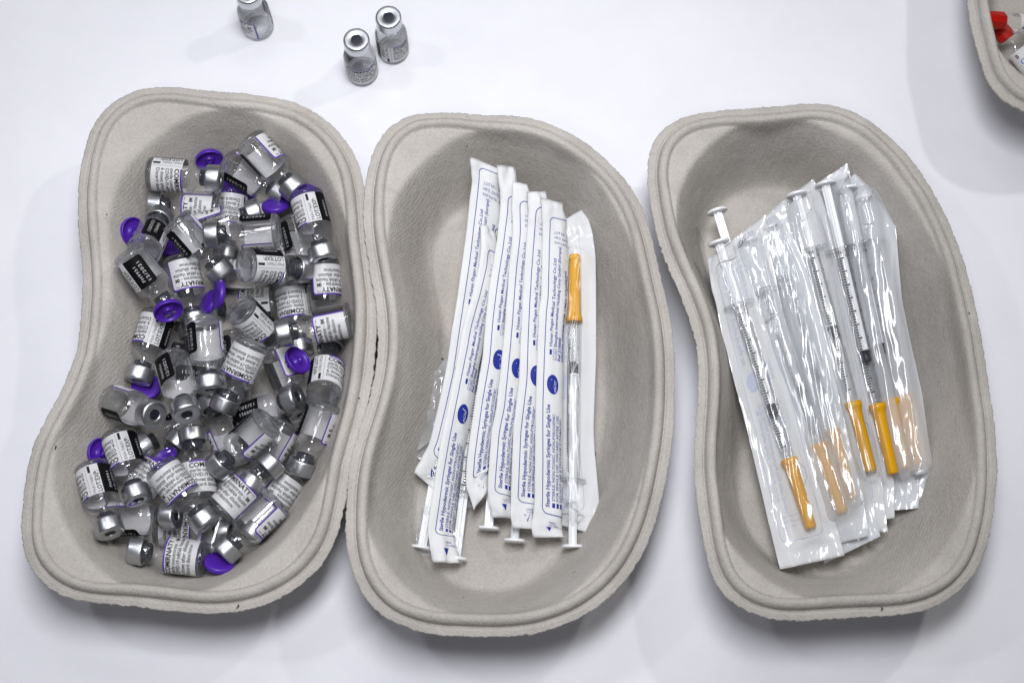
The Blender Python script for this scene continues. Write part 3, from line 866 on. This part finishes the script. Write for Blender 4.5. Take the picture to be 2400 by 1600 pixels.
PACKS, QPACKS, SYRINGES, SLINK, PEELED = (
{
    'a': [(-18.49, 76.92, 38.0), (-18.51, 67.5, 34.15), (-20.1, 54.68, 29.2), (-22.63, 33.71, 23.37), (-25.11, 16.08, 20.0), (-27.17, 2.24, 18.03), (-30.1, -19.52, 15.63), (-33.58, -36.35, 14.51), (-36.85, -51.05, 13.59), (-43.56, -66.01, 12.0)],
    'b': [(-14.89, 46.68, 31.0), (-14.06, 37.34, 30.08), (-14.8, 27.26, 29.09), (-18.03, 13.28, 27.65), (-21.63, 0.21, 26.29), (-24.58, -16.54, 24.79), (-27.85, -34.43, 23.73), (-31.11, -51.29, 21.94), (-33.25, -64.57, 20.53), (-35.35, -79.62, 18.92), (-37.08, -92.66, 17.52), (-35.42, -106.7, 16.0)],
    'c': [(-5.68, 71.68, 40.0), (-5.28, 61.96, 36.94), (-5.28, 52.8, 34.06), (-7.21, 36.72, 31.63), (-9.7, 20.74, 29.83), (-11.76, 3.7, 28.58), (-13.39, -17.42, 27.53), (-16.34, -35.17, 26.26), (-18.53, -50.97, 24.42), (-19.99, -61.63, 22.73), (-20.7, -74.17, 20.31), (-17.28, -84.39, 18.0)],
    'd': [(-0.2, 63.99, 40.0), (0.2, 53.97, 36.73), (0.39, 40.87, 33.27), (-1.36, 25.1, 30.89), (-2.51, 9.58, 29.31), (-3.84, -8.39, 28.24), (-5.52, -26.55, 27.31), (-6.83, -39.7, 26.24), (-9.07, -50.18, 25.11), (-10.35, -66.04, 22.58), (-11.27, -78.7, 19.98), (-9.38, -87.44, 18.0)],
    'e': [(5.84, 58.47, 40.0), (7.59, 51.28, 37.56), (6.81, 40.56, 34.03), (5.62, 24.84, 31.57), (4.63, 9.41, 29.8), (3.83, -8.47, 28.48), (3.24, -26.62, 27.55), (1.71, -39.84, 26.71), (0.57, -50.31, 25.59), (-0.19, -66.21, 23.3), (-0.94, -83.1, 19.99), (-0.19, -92.0, 18.0)],
    'f': [(13.6, 55.5, 40.0), (13.99, 44.42, 36.38), (13.58, 31.51, 33.14), (12.93, 10.66, 30.29), (12.13, 5.13, 29.72), (11.08, -17.64, 28.2), (10.23, -39.93, 27.06), (10.19, -52.16, 25.21), (10.17, -66.04, 22.59), (9.96, -82.8, 18.61), (8.82, -90.9, 16.33), (9.76, -95.57, 15.0)],
    'g': [(33.74, 57.78, 25.0), (37.18, 46.28, 23.78), (38.62, 34.04, 22.53), (38.62, 17.85, 20.88), (38.25, -14.03, 17.57), (36.72, -45.27, 14.27), (37.0, -54.91, 13.23), (38.84, -76.66, 10.87), (38.74, -85.35, 9.92), (35.05, -92.86, 9.0)]},
{
    'a': [(115.52, 49.0, 36.0), (117.56, 29.56, 33.85), (121.53, 5.85, 31.16), (126.42, -17.51, 28.44), (132.62, -44.34, 25.26), (140.46, -83.23, 20.58), (144.98, -104.25, 18.0)],
    'b': [(124.63, 55.14, 36.0), (126.83, 41.77, 34.67), (132.49, 27.76, 33.14), (137.2, 11.08, 31.39), (140.01, -3.86, 29.85), (143.48, -20.41, 28.11), (145.82, -35.83, 26.5), (148.68, -51.85, 24.79), (151.69, -67.89, 23.07), (154.01, -78.19, 21.94), (155.74, -96.18, 20.0)],
    'c': [(130.99, 57.72, 34.0), (133.89, 42.67, 32.5), (138.27, 26.58, 30.85), (141.83, 10.64, 29.22), (145.08, -7.09, 27.4), (149.65, -32.35, 24.78), (153.49, -51.31, 22.78), (158.41, -81.67, 19.54), (161.44, -95.79, 18.0)],
    'd': [(137.52, 62.01, 33.0), (140.82, 43.22, 31.16), (143.99, 27.08, 29.55), (146.75, 11.11, 27.95), (150.07, -8.63, 25.95), (154.03, -33.92, 23.36), (158.32, -54.99, 21.15), (163.43, -70.12, 19.47), (164.83, -93.69, 17.0)],
    'e': [(139.47, 68.02, 33.0), (147.45, 47.64, 30.73), (152.0, 27.46, 28.58), (154.56, 11.49, 26.88), (158.06, -8.24, 24.76), (162.96, -33.52, 21.98), (166.85, -54.6, 19.64), (169.38, -71.65, 17.74), (168.93, -87.4, 16.0)],
    'f': [(155.42, 76.24, 33.0), (159.29, 57.2, 30.8), (162.22, 39.97, 28.8), (164.78, 15.95, 26.01), (168.87, -11.63, 22.73), (173.86, -38.75, 19.43), (177.3, -54.05, 17.53), (181.11, -68.83, 15.65), (180.01, -82.37, 14.0)],
    'g': [(167.95, 79.72, 33.0), (173.67, 62.54, 30.84), (176.64, 50.76, 29.39), (177.16, 29.99, 26.92), (177.81, 12.26, 24.78), (180.69, -7.43, 22.34), (184.7, -30.76, 19.39), (186.74, -53.78, 16.49), (188.81, -64.98, 15.04), (184.2, -80.62, 13.0)]},
[
    ((-18.94, 34.84, 14.0), (-40.16, -99.36, 7.0), 'syringe at the left whose white thumb disc lies on the pulp beside the lowest packet', 2),
    ((-9.67, 26.96, 19.0), (-24.73, -104.31, 8.0), 'syringe whose long bare white plunger reaches furthest down between two packets', 2),
    ((-0.79, 42.32, 22.0), (-10.43, -90.94, 9.0), 'syringe whose short bare plunger ends above a dark shadow left of the middle plunger', 2),
    ((9.87, 37.22, 22.0), (1.14, -96.49, 9.0), 'syringe whose plunger ends in the middle of the five white thumb discs', 2),
    ((28.84, 33.51, 25.47), (26.74, -99.61, 11.34), 'syringe with bright orange needle sheath in the clear right hand packet', 2),
    ((130.43, -92.99, 21.95), (93.83, 36.08, 35.25), 'front syringe with black scale marks and orange sheath in the leftmost packet', 3),
    ((129.81, -73.74, 10.0), (95.62, 57.13, 22.0), 'syringe whose bare white plunger sticks out highest at the left of its tray', 3),
    ((144.7, -85.97, 21.81), (107.74, 38.04, 30.96), 'syringe blurred under film directly right of the front packet', 3),
    ((158.36, -67.8, 22.69), (130.84, 60.48, 33.54), 'syringe with its thumb disc half hidden behind a folded packet end', 3),
    ((149.72, -79.94, 20.4), (118.79, 45.32, 30.19), 'syringe with a narrow orange sheath in the middle of the right hand packets', 3),
    ((168.22, -68.62, 21.27), (144.05, 64.82, 35.8), 'syringe with long scale and wide thumb disc among the right hand packets', 3),
    ((180.44, -63.7, 16.99), (162.49, 60.06, 30.62), 'syringe seen dimly in the rightmost frosted packet', 3),
    ((174.63, -65.6, 18.39), (154.4, 63.43, 33.66), 'syringe lying next to the rightmost one under frosted paper and film', 3)],
    {'4': ('g', 2), '5': ('a', 3), '7': ('b', 3), '8': ('d', 3), '9': ('c', 3), '10': ('e', 3), '11': ('g', 3), '12': ('f', 3)},
    [[(-31.14, -13.12, 16.0), (-36.59, -20.86, 13.37), (-40.51, -35.52, 8.05), (-42.22, -45.78, 8.78), (-48.02, -48.38, 8.03), (-48.7, -52.77, 8.0), (-44.75, -56.78, 8.14), (-38.46, -60.95, 9.0)], [(-34.92, -65.68, 9.0), (-38.3, -75.09, 7.35), (-41.21, -86.51, 6.21), (-44.42, -100.89, 5.0)], [(-22.04, -59.53, 12.0), (-22.98, -65.96, 10.18), (-24.47, -73.52, 9.04), (-25.18, -81.08, 8.0)]])

def packet_print(mirror_side):
    """everything printed on a packet: a runs along it from the peel end (mm), b across it from the left edge"""
    p = Print()
    # rounded frame
    x0, x1, y0, y1, r = 12.0, 146.0, 5.2, 24.0, 2.5
    c = [(x1 - r + r * math.sin(a), y0 + r - r * math.cos(a)) for a in np.linspace(0, math.pi / 2, 5)]
    d = [(x1 - r + r * math.cos(a), y1 - r + r * math.sin(a)) for a in np.linspace(0, math.pi / 2, 5)]
    e = [(x0 + r - r * math.sin(a), y1 - r + r * math.cos(a)) for a in np.linspace(0, math.pi / 2, 5)]
    g = [(x0 + r - r * math.cos(a), y0 + r - r * math.sin(a)) for a in np.linspace(0, math.pi / 2, 5)]
    pts = [(x0 + r, y0)] + c + d + e + g
    p.path(pts, 0.32)
    T = lambda s, a, b, cap, w, **k: p.text(s, a, -b, cap, w, **k)
    return p, pts

def fill_print(ghost=False):
    """print in (a, b); text lines are laid with b growing downward from the reader"""
    p = Print()
    x0, x1, y0, y1, r = 12.0, 146.0, 5.2, 24.0, 2.5
    c = [(x1 - r + r * math.sin(a), y0 + r - r * math.cos(a)) for a in np.linspace(0, math.pi / 2, 5)]
    d = [(x1 - r + r * math.cos(a), y1 - r + r * math.sin(a)) for a in np.linspace(0, math.pi / 2, 5)]
    e = [(x0 + r - r * math.sin(a), y1 - r + r * math.cos(a)) for a in np.linspace(0, math.pi / 2, 5)]
    g = [(x0 + r - r * math.cos(a), y0 + r - r * math.sin(a)) for a in np.linspace(0, math.pi / 2, 5)]
    pts = [(x0 + r, y0)] + c + d + e + g
    def T(s, a, b, cap, w, **k):
        p.text(s, a, -b, cap, w, **k)
    p.path([(a, -b) for a, b in pts], 0.34)
    T("Sterile Hypodermic Syringes for Single Use", 14.5, 8.4, 1.80, 45.0, bold=0.024)
    for k, (s, w) in enumerate((("STERILE, NON-TOXIC, NON-PYROGENIC.", 38.5), ("FOR SINGLE USE. DISCARD AFTER USE.", 38.0),
                                ("DO NOT USE IF PACKAGE IS DAMAGED", 36.5), ("MEDICAL DEVICE", 15.5))):
        b = 10.9 + 1.95 * k
        p.bar(14.6, -b + 0.65, 16.4, -b + 0.65, 1.25, 0, 0.0)
        T(s, 17.2, b, 1.40, w, bold=0.012)
    T("CE", 14.8, 20.6, 3.0, 4.6, bold=0.01)
    T("0123", 20.2, 20.6, 1.5, 4.2)
    # arrow and peel mark
    p.poly([(3.0, -9.0), (6.2, -7.7), (6.2, -10.3)], [(0, 1, 2)], 0)
    T("TO PEEL", 6.8, 9.0, 1.0, None, rot=-90)
    T("HERE", 8.3, 9.0, 1.0, None, rot=-90)
    # volume oval
    p.disc(69.0, -9.6, 4.5, 2.9, 0, 0.02)
    p.text("1", 70.6, -10.5, 1.9, None, 1, bold=0.02, h=0.05, italic=0.2, rot=180 - 180)
    p.text("mL/cc", 65.6, -11.2, 1.5, 5.0, 1, bold=0.015, h=0.05, italic=0.2)
    T("LATEX FREE", 63.0, 19.3, 1.15, 9.0, bold=0.006)
    p.bar(62.5, -16.6, 74.0, -16.6, 1.7, 0)
    T("Hunan Pingan Medical Technology Co.,Ltd", 86.5, 8.6, 1.5, 41.0, bold=0.016)
    T("Shanghai International Holding Corp GmbH (Europe)", 86.5, 10.9, 1.5, 47.0, bold=0.016)
    p.bar(82.6, -8.0, 85.0, -8.0, 1.1, 0)
    p.path([(80.6, -11.2), (85.6, -11.2), (85.6, -9.3), (80.6, -9.3), (80.6, -11.2)], 0.16)
    T("EC REP", 81.1, 10.9, 1.0, 4.1)
    T("Ref 210000", 80.6, 13.2, 1.5, 11.0, bold=0.03)
    T("OFFICIAL DISTRIBUTOR: VMIX SOLUTIONS", 80.6, 15.4, 1.5, 43.0, bold=0.03)
    T("120, rue Jean Jaures 92300", 80.6, 17.5, 1.3, 26.0)
    T("Tel: +33 1 87 44 60 60", 80.6, 19.5, 1.3, 24.0)
    # lot lines, read across the packet
    for k, s in enumerate(("LOT NO.:   20210720", "MFG. DATE: 07 2021", "EXP.DATE:  06 2024")):
        p.text(s, 139.0 - 2.3 * k, -7.6, 1.2, 13.5, 0, rot=-90)
    # ring emblem with letters
    cx, cy, ra, rb = 118.0, -19.0, 5.6, 3.6
    ring = []
    for i in range(37):
        a = 2 * math.pi * i / 36
        w = 1 + 0.06 * math.sin(9 * a)
        if 0.25 < i / 36 < 0.33:
            continue
        ring.append((cx + ra * w * math.cos(a), cy + rb * w * math.sin(a)))
    p.path(ring, 0.5)
    p.text("APEX", cx - 3.9, cy - 0.9, 1.9, 7.8, 0, bold=0.012)
    return p
PACK_PRINT = fill_print()

def lay_print(name, p, S, L, W, s_from_top, t_flip, mats, parent, lift):
    """drape the flat print over a sheet S (rows from its top end down)"""
    n, m = S.shape[:2]
    Nn = sheet_normals(S)
    V = np.array(p.v, float)
    a = V[:, 0]; b = -V[:, 1] - 1.7
    row = (a if s_from_top else L - a) / L * (n - 1)
    col = (b if not t_flip else W - b) / W * (m - 1)
    ok = (row >= 0) & (row <= n - 1) & (col >= 0) & (col <= m - 1)
    r0 = np.clip(row.astype(int), 0, n - 2); c0 = np.clip(col.astype(int), 0, m - 2)
    fr = np.clip(row - r0, 0, 1)[:, None]; fc = np.clip(col - c0, 0, 1)[:, None]
    def bl(G):
        return (G[r0, c0] * (1 - fr) + G[r0 + 1, c0] * fr) * (1 - fc) + (G[r0, c0 + 1] * (1 - fr) + G[r0 + 1, c0 + 1] * fr) * fc
    X = bl(S) + bl(Nn) * (lift + V[:, 2:3])
    F, I = [], []
    for f, mi in zip(p.f, p.m):
        if all(ok[i] for i in f):
            F.append(f); I.append(mi)
    return link_mesh(name, X * MM, F, mats, parent, False, I)

def film_over(S, a, b, W, rng, margin=2.5, rest=0.5, extend=0.0, side=1.0):
    """film domed over the straight syringe a-b, wrinkled along its length"""
    n, m = S.shape[:2]
    Nn = sheet_normals(S) * side
    a = np.array(a); b = np.array(b)
    ab = b - a; L = np.linalg.norm(ab); d = ab / L
    rel = S - a
    along = rel @ d
    perp = rel - along[..., None] * d
    up = -(perp * Nn).sum(-1)                      # height of the axis above the paper
    lat = np.linalg.norm(perp + up[..., None] * Nn, axis=-1)
    rad = np.where((along > L - 2.5), 5.6, 3.9)
    k = np.clip(along / 4.0 + 1, 0, 1) * np.clip((L + 5 - along) / 5.0, 0, 1)
    hgt = np.clip(up + rad, 0.6, 14)
    fall = np.exp(-(np.clip(lat - 2.6, 0, None) / 3.6) ** 2)
    ss = np.linspace(0, 1, n)[:, None]; tt = np.linspace(0, 1, m)[None, :]
    edge = np.clip(np.minimum(tt, 1 - tt) * W / margin, 0, 1) * np.clip(np.minimum(ss, 1 - ss) * 150 / 8, 0, 1)
    sd = rng.randint(0, 999)
    w1 = vnoise(tt * 8 + ss * 3, ss * 5 + 0 * tt, sd); w2 = vnoise(tt * 15 - ss * 4, ss * 9 + 0 * tt, sd + 1)
    off = (hgt * fall * k + (rest + 0.8 * w1 + 0.9 * np.abs(w2)) * edge)
    off = np.maximum(off, 0.22)
    need = np.where((lat < 4.2) & (k > 0.2), up + np.sqrt(np.clip(rad ** 2 - lat ** 2, 0, None)) + 0.15, 0)
    off = np.maximum(off, np.minimum(need, 13))
    off = off * np.clip(edge * 3, 0.02, 1)
    return S + Nn * np.maximum(off, 0.22)[..., None]

def solid_sheet(S, Nn, th):
    """give a sheet its thickness"""
    n, m = S.shape[:2]
    V = np.concatenate([S.reshape(-1, 3), (S - Nn * th).reshape(-1, 3)])
    F = grid_faces(n, m)
    F += [tuple(i + n * m for i in f[::-1]) for f in grid_faces(n, m)]
    o = n * m
    for i in range(n - 1):
        for j in (0, m - 1):
            F.append((i * m + j, (i + 1) * m + j, o + (i + 1) * m + j, o + i * m + j))
    for j in range(m - 1):
        for i in (0, n - 1):
            F.append((i * m + j, i * m + j + 1, o + i * m + j + 1, o + i * m + j))
    return V, F

PAPER_LABELS = {
    'a': "leftmost paper packet of the middle tray with lot lines showing at its top",
    'b': "lowest reaching paper packet in the middle tray, its end beside a white plunger",
    'c': "paper packet with the highest rolled top end and a folded pointed lower end",
    'd': "paper packet fourth from the left in the middle tray with a narrow blue oval",
    'e': "paper packet with a blue tick at its rounded top end",
    'f': "paper packet with CE mark beside the clear right hand packet",
    'g': "clear film packet lying face up at the right of the middle tray"}
FILM_LABELS = {
    'a': "front film packet lying whole and flat at the left of the right tray",
    'b': "film packet tucked directly behind the front packet with streaky highlights",
    'c': "film packet third from the left in the right tray",
    'd': "film packet with a rolled up white corner at its lower end",
    'e': "film packet whose syringe scale and wide thumb disc show clearly",
    'f': "film packet with upright pointed top flap next to the rightmost one",
    'g': "rightmost frosted film packet against the wall of the right tray"}

rng = random.Random(7)
def syringe_for(k, tray):
    for i, (kk, tr) in SLINK.items():
        if kk == k and tr == tray:
            return SYRINGES[int(i)]
    return None

def place_origin(o, S):
    c = np.array([S[..., 0].mean(), S[..., 1].mean(), S[..., 2].min()])
    return c

def packet(edge, side, W, theta, label, group, film_up, syr, seed, tray, film=None, skew=None):
    S, L = ribbon(edge, side, W, theta, 110, 44)
    n, m = S.shape[:2]
    if skew:                                        # ends cut or pulled aslant
        Tn = np.gradient(S, axis=0); Tn /= np.linalg.norm(Tn, axis=2)[..., None]
        s_, t_ = np.linspace(0, 1, n)[:, None], np.linspace(0, 1, m)[None, :]
        S = S + Tn * ((skew[0] * (1 - s_) ** 1.5 + skew[1] * s_ ** 3) * t_)[..., None]
    ss = np.linspace(0, 1, n)[:, None]; tt = np.linspace(0, 1, m)[None, :]
    Nn = sheet_normals(S)
    # slight waviness of the paper, more at the free ends
    endw = 0.40 + 2.0 * np.clip(1 - np.minimum(ss, 1 - ss) / 0.12, 0, 1)
    wav = 0.75 * vnoise(ss * 9 + tt * 1.5, tt * 2.5 + 0 * ss, seed) + 0.40 * vnoise(ss * 24, tt * 5 + 0 * ss, seed + 5) + 0.22 * vnoise(ss * 50, tt * 3 + 0 * ss, seed + 6)
    S = S + Nn * (wav * endw)[..., None]
    S[..., 2] = np.maximum(S[..., 2], 3.2)
    Nn = sheet_normals(S)
    base = place_origin(None, S)
    t = empty("syringe_packet", base * MM, label, "syringe packet", group)
    V, F = solid_sheet(S - base, Nn, 0.12)
    pap = link_mesh("paper_backing", V * MM, F, M_PAPER, t)
    if film_up:
        lay_print("show_through_print", PACK_PRINT, S - base, L, W, tray == 3, True, [M_GHOST, M_PAPER], pap, 0.10)
        Fm = film_over(S, syr[0], syr[1], W, random.Random(seed))
        Fm[..., 2] = np.maximum(Fm[..., 2], 3.4)
        link_mesh("clear_film", (Fm.reshape(-1, 3) - base) * MM, grid_faces(n, m), film or M_FILM, t)
    else:
        lay_print("blue_print", PACK_PRINT, S - base, L, W, False, False, [M_BLUE, M_WHITE], pap, 0.10)
        # film side hangs below and past the right edge, loosely wrinkled
        Fm = S - Nn * (0.4 + 5.5 * np.sin(np.pi * tt) ** 1.2 * np.clip(np.minimum(ss, 1 - ss) / 0.07, 0, 1)
                       + 0.9 * np.abs(vnoise(ss * 16, tt * 6 + 0 * ss, seed + 9)))[..., None]
        ext = np.clip((ss - 0.70) / 0.25, 0, 1) * np.clip((tt - 0.3) / 0.6, 0, 1)
        Fm[..., 0] += ext * (3.0 + 2.5 * vnoise(ss * 14, tt * 4 + 0 * ss, seed + 2))
        Fm[..., 2] = np.maximum(Fm[..., 2], 3.0 + 0.8 * vnoise(ss * 20, tt * 8 + 0 * ss, seed + 3))
        link_mesh("clear_film", (Fm.reshape(-1, 3) - base) * MM, grid_faces(n, m), M_FILM, t)
    return t

made = {}
for k in 'abcdef':
    a0, a1, W = PACK[k]
    made[k] = packet(PACKS[k], 1, W, th_roof(a0, a1, W), PAPER_LABELS[k], "paper backed syringe packets in the middle tray", False, None, 100 + ord(k), 2, None,
           {'a': (9, 6), 'b': (5, 2), 'c': (1, -9), 'd': (3, 3), 'e': (2, 2), 'f': (3, 3)}[k])
# film torn loose from the opened packets at the left
for path, own, wd, sd in zip(PEELED, 'abc', (9.0, 11.0, 9.0), (3, 5, 8)):
    S, L = ribbon(path, 1, wd, lambda t, s: -30 + 50 * t / 10 + 25 * np.sin(9 * s), 70, 16)
    s_ = np.linspace(0, 1, 70)[:, None]; t_ = np.linspace(0, 1, 16)[None, :]
    S = S + sheet_normals(S) * (1.3 * vnoise(s_ * 9, t_ * 3 + 0 * s_, sd) + 0.6 * vnoise(s_ * 22, t_ * 5 + 0 * s_, sd + 1))[..., None]
    S[..., 2] = np.maximum(S[..., 2], 2.8)
    link_mesh("peeled_film", S.reshape(-1, 3) * MM - np.array(made[own].location), grid_faces(70, 16), M_FROST, made[own])
a0, a1, W = PACK['g']
packet(PACKS['g'], -1, W, th_flat(a0, a1, W), PAPER_LABELS['g'], "paper backed syringe packets in the middle tray", True, syringe_for('g', 2), 120, 2, M_SMOOTH, (9, 5))
for k in 'abcdefg':
    a0, a1, W = QPACK[k]
    packet(QPACKS[k], -1, W, th_flat(a0, a1, W), FILM_LABELS[k], "film syringe packets in the right tray", True, syringe_for(k, 3), 140 + ord(k), 3, M_VEIL if k in 'fg' else M_FROST if k in 'bc' else M_FILM,
           {'a': (17, 0), 'b': (14, 3), 'c': (12, 6), 'd': (10, -4), 'e': (5, 3), 'f': (10, 4), 'g': (12, 9)}[k])

# ---------------------------------------------------------------- syringes
def ngon_lathe(profile, n):
    return lathe(profile, n)

def syringe_meshes():
    r = {}
    # along +Z from the needle end: sheath 0..32, barrel 31..104, plunger to the disc at Lz
    sheath = [(0, 0.0), (1.9, 0.0), (2.15, 0.3), (2.25, 1.0), (2.55, 26.5), (2.7, 28.5), (3.2, 29.3), (3.35, 30.0), (3.35, 31.6), (2.9, 31.8), (2.5, 31.6),
              (2.2, 28.0), (1.7, 1.5), (0, 1.4)]
    V, F = lathe(sheath, 28)
    V2 = []
    for x, y, z in V:                   # shallow ribs along the sheath
        a = math.atan2(y, x); rr = math.hypot(x, y)
        k = 1 + 0.045 * math.cos(8 * a) * (1 if 1.0 < z < 29 and rr > 2.0 else 0)
        V2.append((x * k, y * k, z))
    r['sheath'] = (V2, F)
    r['needle'] = lathe([(0, 4), (0.25, 4.6), (0.28, 22), (1.2, 22.5), (1.5, 31), (0, 31)], 10)
    barrel = [(1.6, 30.5), (2.0, 32.2), (2.9, 33.0), (3.05, 34), (3.05, 103.2), (3.4, 103.6), (3.4, 104.6), (2.55, 104.6), (2.5, 103), (2.5, 34.4), (1.2, 33.6), (1.0, 30.5)]
    r['barrel'] = lathe(barrel, 28, close=True)
    return r
SM = syringe_meshes()

def box(x0, x1, y0, y1, z0, z1):
    V = [(x, y, z) for z in (z0, z1) for y in (y0, y1) for x in (x0, x1)]
    return V, [(0, 2, 3, 1), (4, 5, 7, 6), (0, 1, 5, 4), (2, 6, 7, 3), (0, 4, 6, 2), (1, 3, 7, 5)]

def join(parts):
    V, F = [], []
    for v, f in parts:
        o = len(V)
        V += list(v)
        F += [tuple(i + o for i in q) for q in f]
    return V, F

def flange():
    pts = []
    for z in (103.4, 104.7):
        for i in range(32):
            a = 2 * math.pi * i / 32
            pts.append((7.2 * math.copysign(abs(math.cos(a)) ** 0.8, math.cos(a)), 4.1 * math.sin(a), z))
    F = [tuple(range(31, -1, -1)), tuple(range(32, 64))]
    F += [(i, (i + 1) % 32, 32 + (i + 1) % 32, 32 + i) for i in range(32)]
    return pts, F

def scale_print(seed):
    p = Print()
    for i in range(51):
        z = 37.0 + i * 1.25
        w = 2.6 if i % 5 == 0 else 1.5
        p.bar(-1.3, z, -1.3 + w, z, 0.46, 0, step=0.6)
    for i in range(1, 10):
        p.text(".%d" % i, 3.6, 37.0 + i * 6.25 - 0.7, 1.7, None, 0)
    p.text("1mL", 2.2, 101.2 - 1.2, 1.5, None, 0)
    p.text("PA", -1.0, 101.6, 1.5, None, 0)
    V = []
    for u, z, h in p.v:
        a = u / 3.1
        V.append((3.12 * math.sin(a), -3.12 * math.cos(a), z))
    return V, p.f
SCALE = scale_print(0)

ME_SHEATH = mesh_of("needle_sheath", [(x * 1.13 * MM, y * 1.13 * MM, z * MM) for x, y, z in SM['sheath'][0]], SM['sheath'][1], M_AMBER)
ME_NEEDLE = mesh_of("needle", scaled(SM['needle'][0], MM), SM['needle'][1], M_STEEL)
bv, bf = join([SM['barrel'], flange()])
ME_BARREL = mesh_of("barrel", scaled(bv, MM), bf, M_BARREL)
ME_SCALE = mesh_of("scale_marks", scaled(SCALE[0], MM), SCALE[1], M_INK, smooth=False)
ME_TIP = mesh_of("rubber_tip", scaled(lathe([(0, -2.2), (1.2, -1.6), (2.35, -1.0), (2.45, -0.4), (2.1, 0.2), (2.1, 2.4), (2.45, 2.8), (2.45, 3.6), (2.0, 4.0), (0, 4.0)], 24)[0], MM),
                 lathe([(0, -2.2), (1.2, -1.6), (2.35, -1.0), (2.45, -0.4), (2.1, 0.2), (2.1, 2.4), (2.45, 2.8), (2.45, 3.6), (2.0, 4.0), (0, 4.0)], 24)[1], M_STOP)

PULL = {4: 54.0, 5: 55.0}
for i, (tip, disc, label, tray) in enumerate(SYRINGES):
    a, b = Vector(tip), Vector(disc)
    ax = (b - a); L = ax.length; ax.normalize()
    toward = Vector((0, 0, 1))
    y = -(toward - ax * toward.dot(ax)).normalized()
    x = y.cross(ax)
    from mathutils import Matrix
    q = Matrix((x, y, ax)).transposed().to_quaternion()
    # turn about the long axis so the flange and scale differ from one to the next
    q = q @ Quaternion((0, 0, 1), {4: 2.3, 5: -0.45, 10: -0.5, 8: -0.4}.get(i, rng.uniform(-0.7, 0.7)))
    t = empty("syringe", a * MM, label, "syringe", "syringes in the packets of the middle tray" if tray == 2 else "syringes in the packets of the right tray", tuple(q))
    sh = share("needle_sheath", ME_SHEATH, t)
    share("needle", ME_NEEDLE, sh)
    br = share("barrel", ME_BARREL, t)
    share("scale_marks", ME_SCALE, br)
    head = PULL.get(i, rng.uniform(54, 66)) - 2.0
    rod = join([box(-1.95, 1.95, -0.55, 0.55, head + 3.5, L - 1.0), box(-0.55, 0.55, -1.95, 1.95, head + 3.5, L - 1.0),
                lathe([(0, head + 3.4), (2.2, head + 3.4), (2.2, head + 4.6), (0, head + 4.6)], 20),
                lathe([(0, L - 1.3), (4.5, L - 1.3), (4.95, L - 1.0), (5.0, L - 0.4), (4.8, L), (4.2, L + 0.15), (0, L)], 32)])
    pl = link_mesh("plunger", scaled(rod[0], MM), rod[1], M_PLASTIC, t, False)
    tp = share("rubber_tip", ME_TIP, pl)
    tp.location = (0, 0, head * MM)

RED = [([243.57, 151.75, 14.0], [-0.3079, 0.5475, -0.2881, -0.7228]), ([238.45, 155.9, 24.0], [0.0421, 0.5854, 0.0036, -0.8097])]
# ---------------------------------------------------------------- red capped tube in the far tray
def red_tube(pos, q, label):
    c = np.array(pos)
    t = empty("red_capped_tube", c * MM, label, "tube", "red capped tubes in the corner tray", q)
    cap = [(0, 13.0), (3.6, 13.0), (4.4, 12.4), (5.0, 11.0), (5.4, 6.0), (5.6, 0.6), (5.2, 0.0), (0, 0)]
    V, F = lathe(cap, 8)
    link_mesh("red_cap", scaled(V, 0.8 * MM), F, M_RED, t, False)
    body = [(3.6, 0.0), (3.9, -1.5), (5.2, -4.0), (5.9, -6.0), (6.0, -8.0), (6.0, -32.0), (0, -33.0)]
    V, F = lathe(body, 36)
    link_mesh("tube_body", scaled(V, 0.8 * MM), F, M_GLASS, t)
    p = Print()
    p.rrect(0, -31, 30, -9, 1.0, 0, n=40, m=8)
    lab = link_mesh("label", [(0.8 * 6.06 * math.cos(u / 6) * MM, 0.8 * 6.06 * math.sin(u / 6) * MM, 0.8 * z * MM) for u, z, h in p.v], p.f, M_WHITE, t)
    p = Print()
    p.text("B", 12.0, -13.2, 2.6, None, 0, bold=0.02)
    p.text("C", 12.6, -18.0, 3.4, None, 1, bold=0.02)
    link_mesh("lettering", [(0.8 * 6.14 * math.cos(u / 6) * MM, 0.8 * 6.14 * math.sin(u / 6) * MM, 0.8 * z * MM) for u, z, h in p.v], p.f, [M_INK, M_BLUEPRINT], lab, False, p.m)
red_tube(*RED[0], "tube with glossy red cap and white label showing a black letter in the corner tray")
red_tube(*RED[1], "upper red capped tube behind the other one in the corner tray")
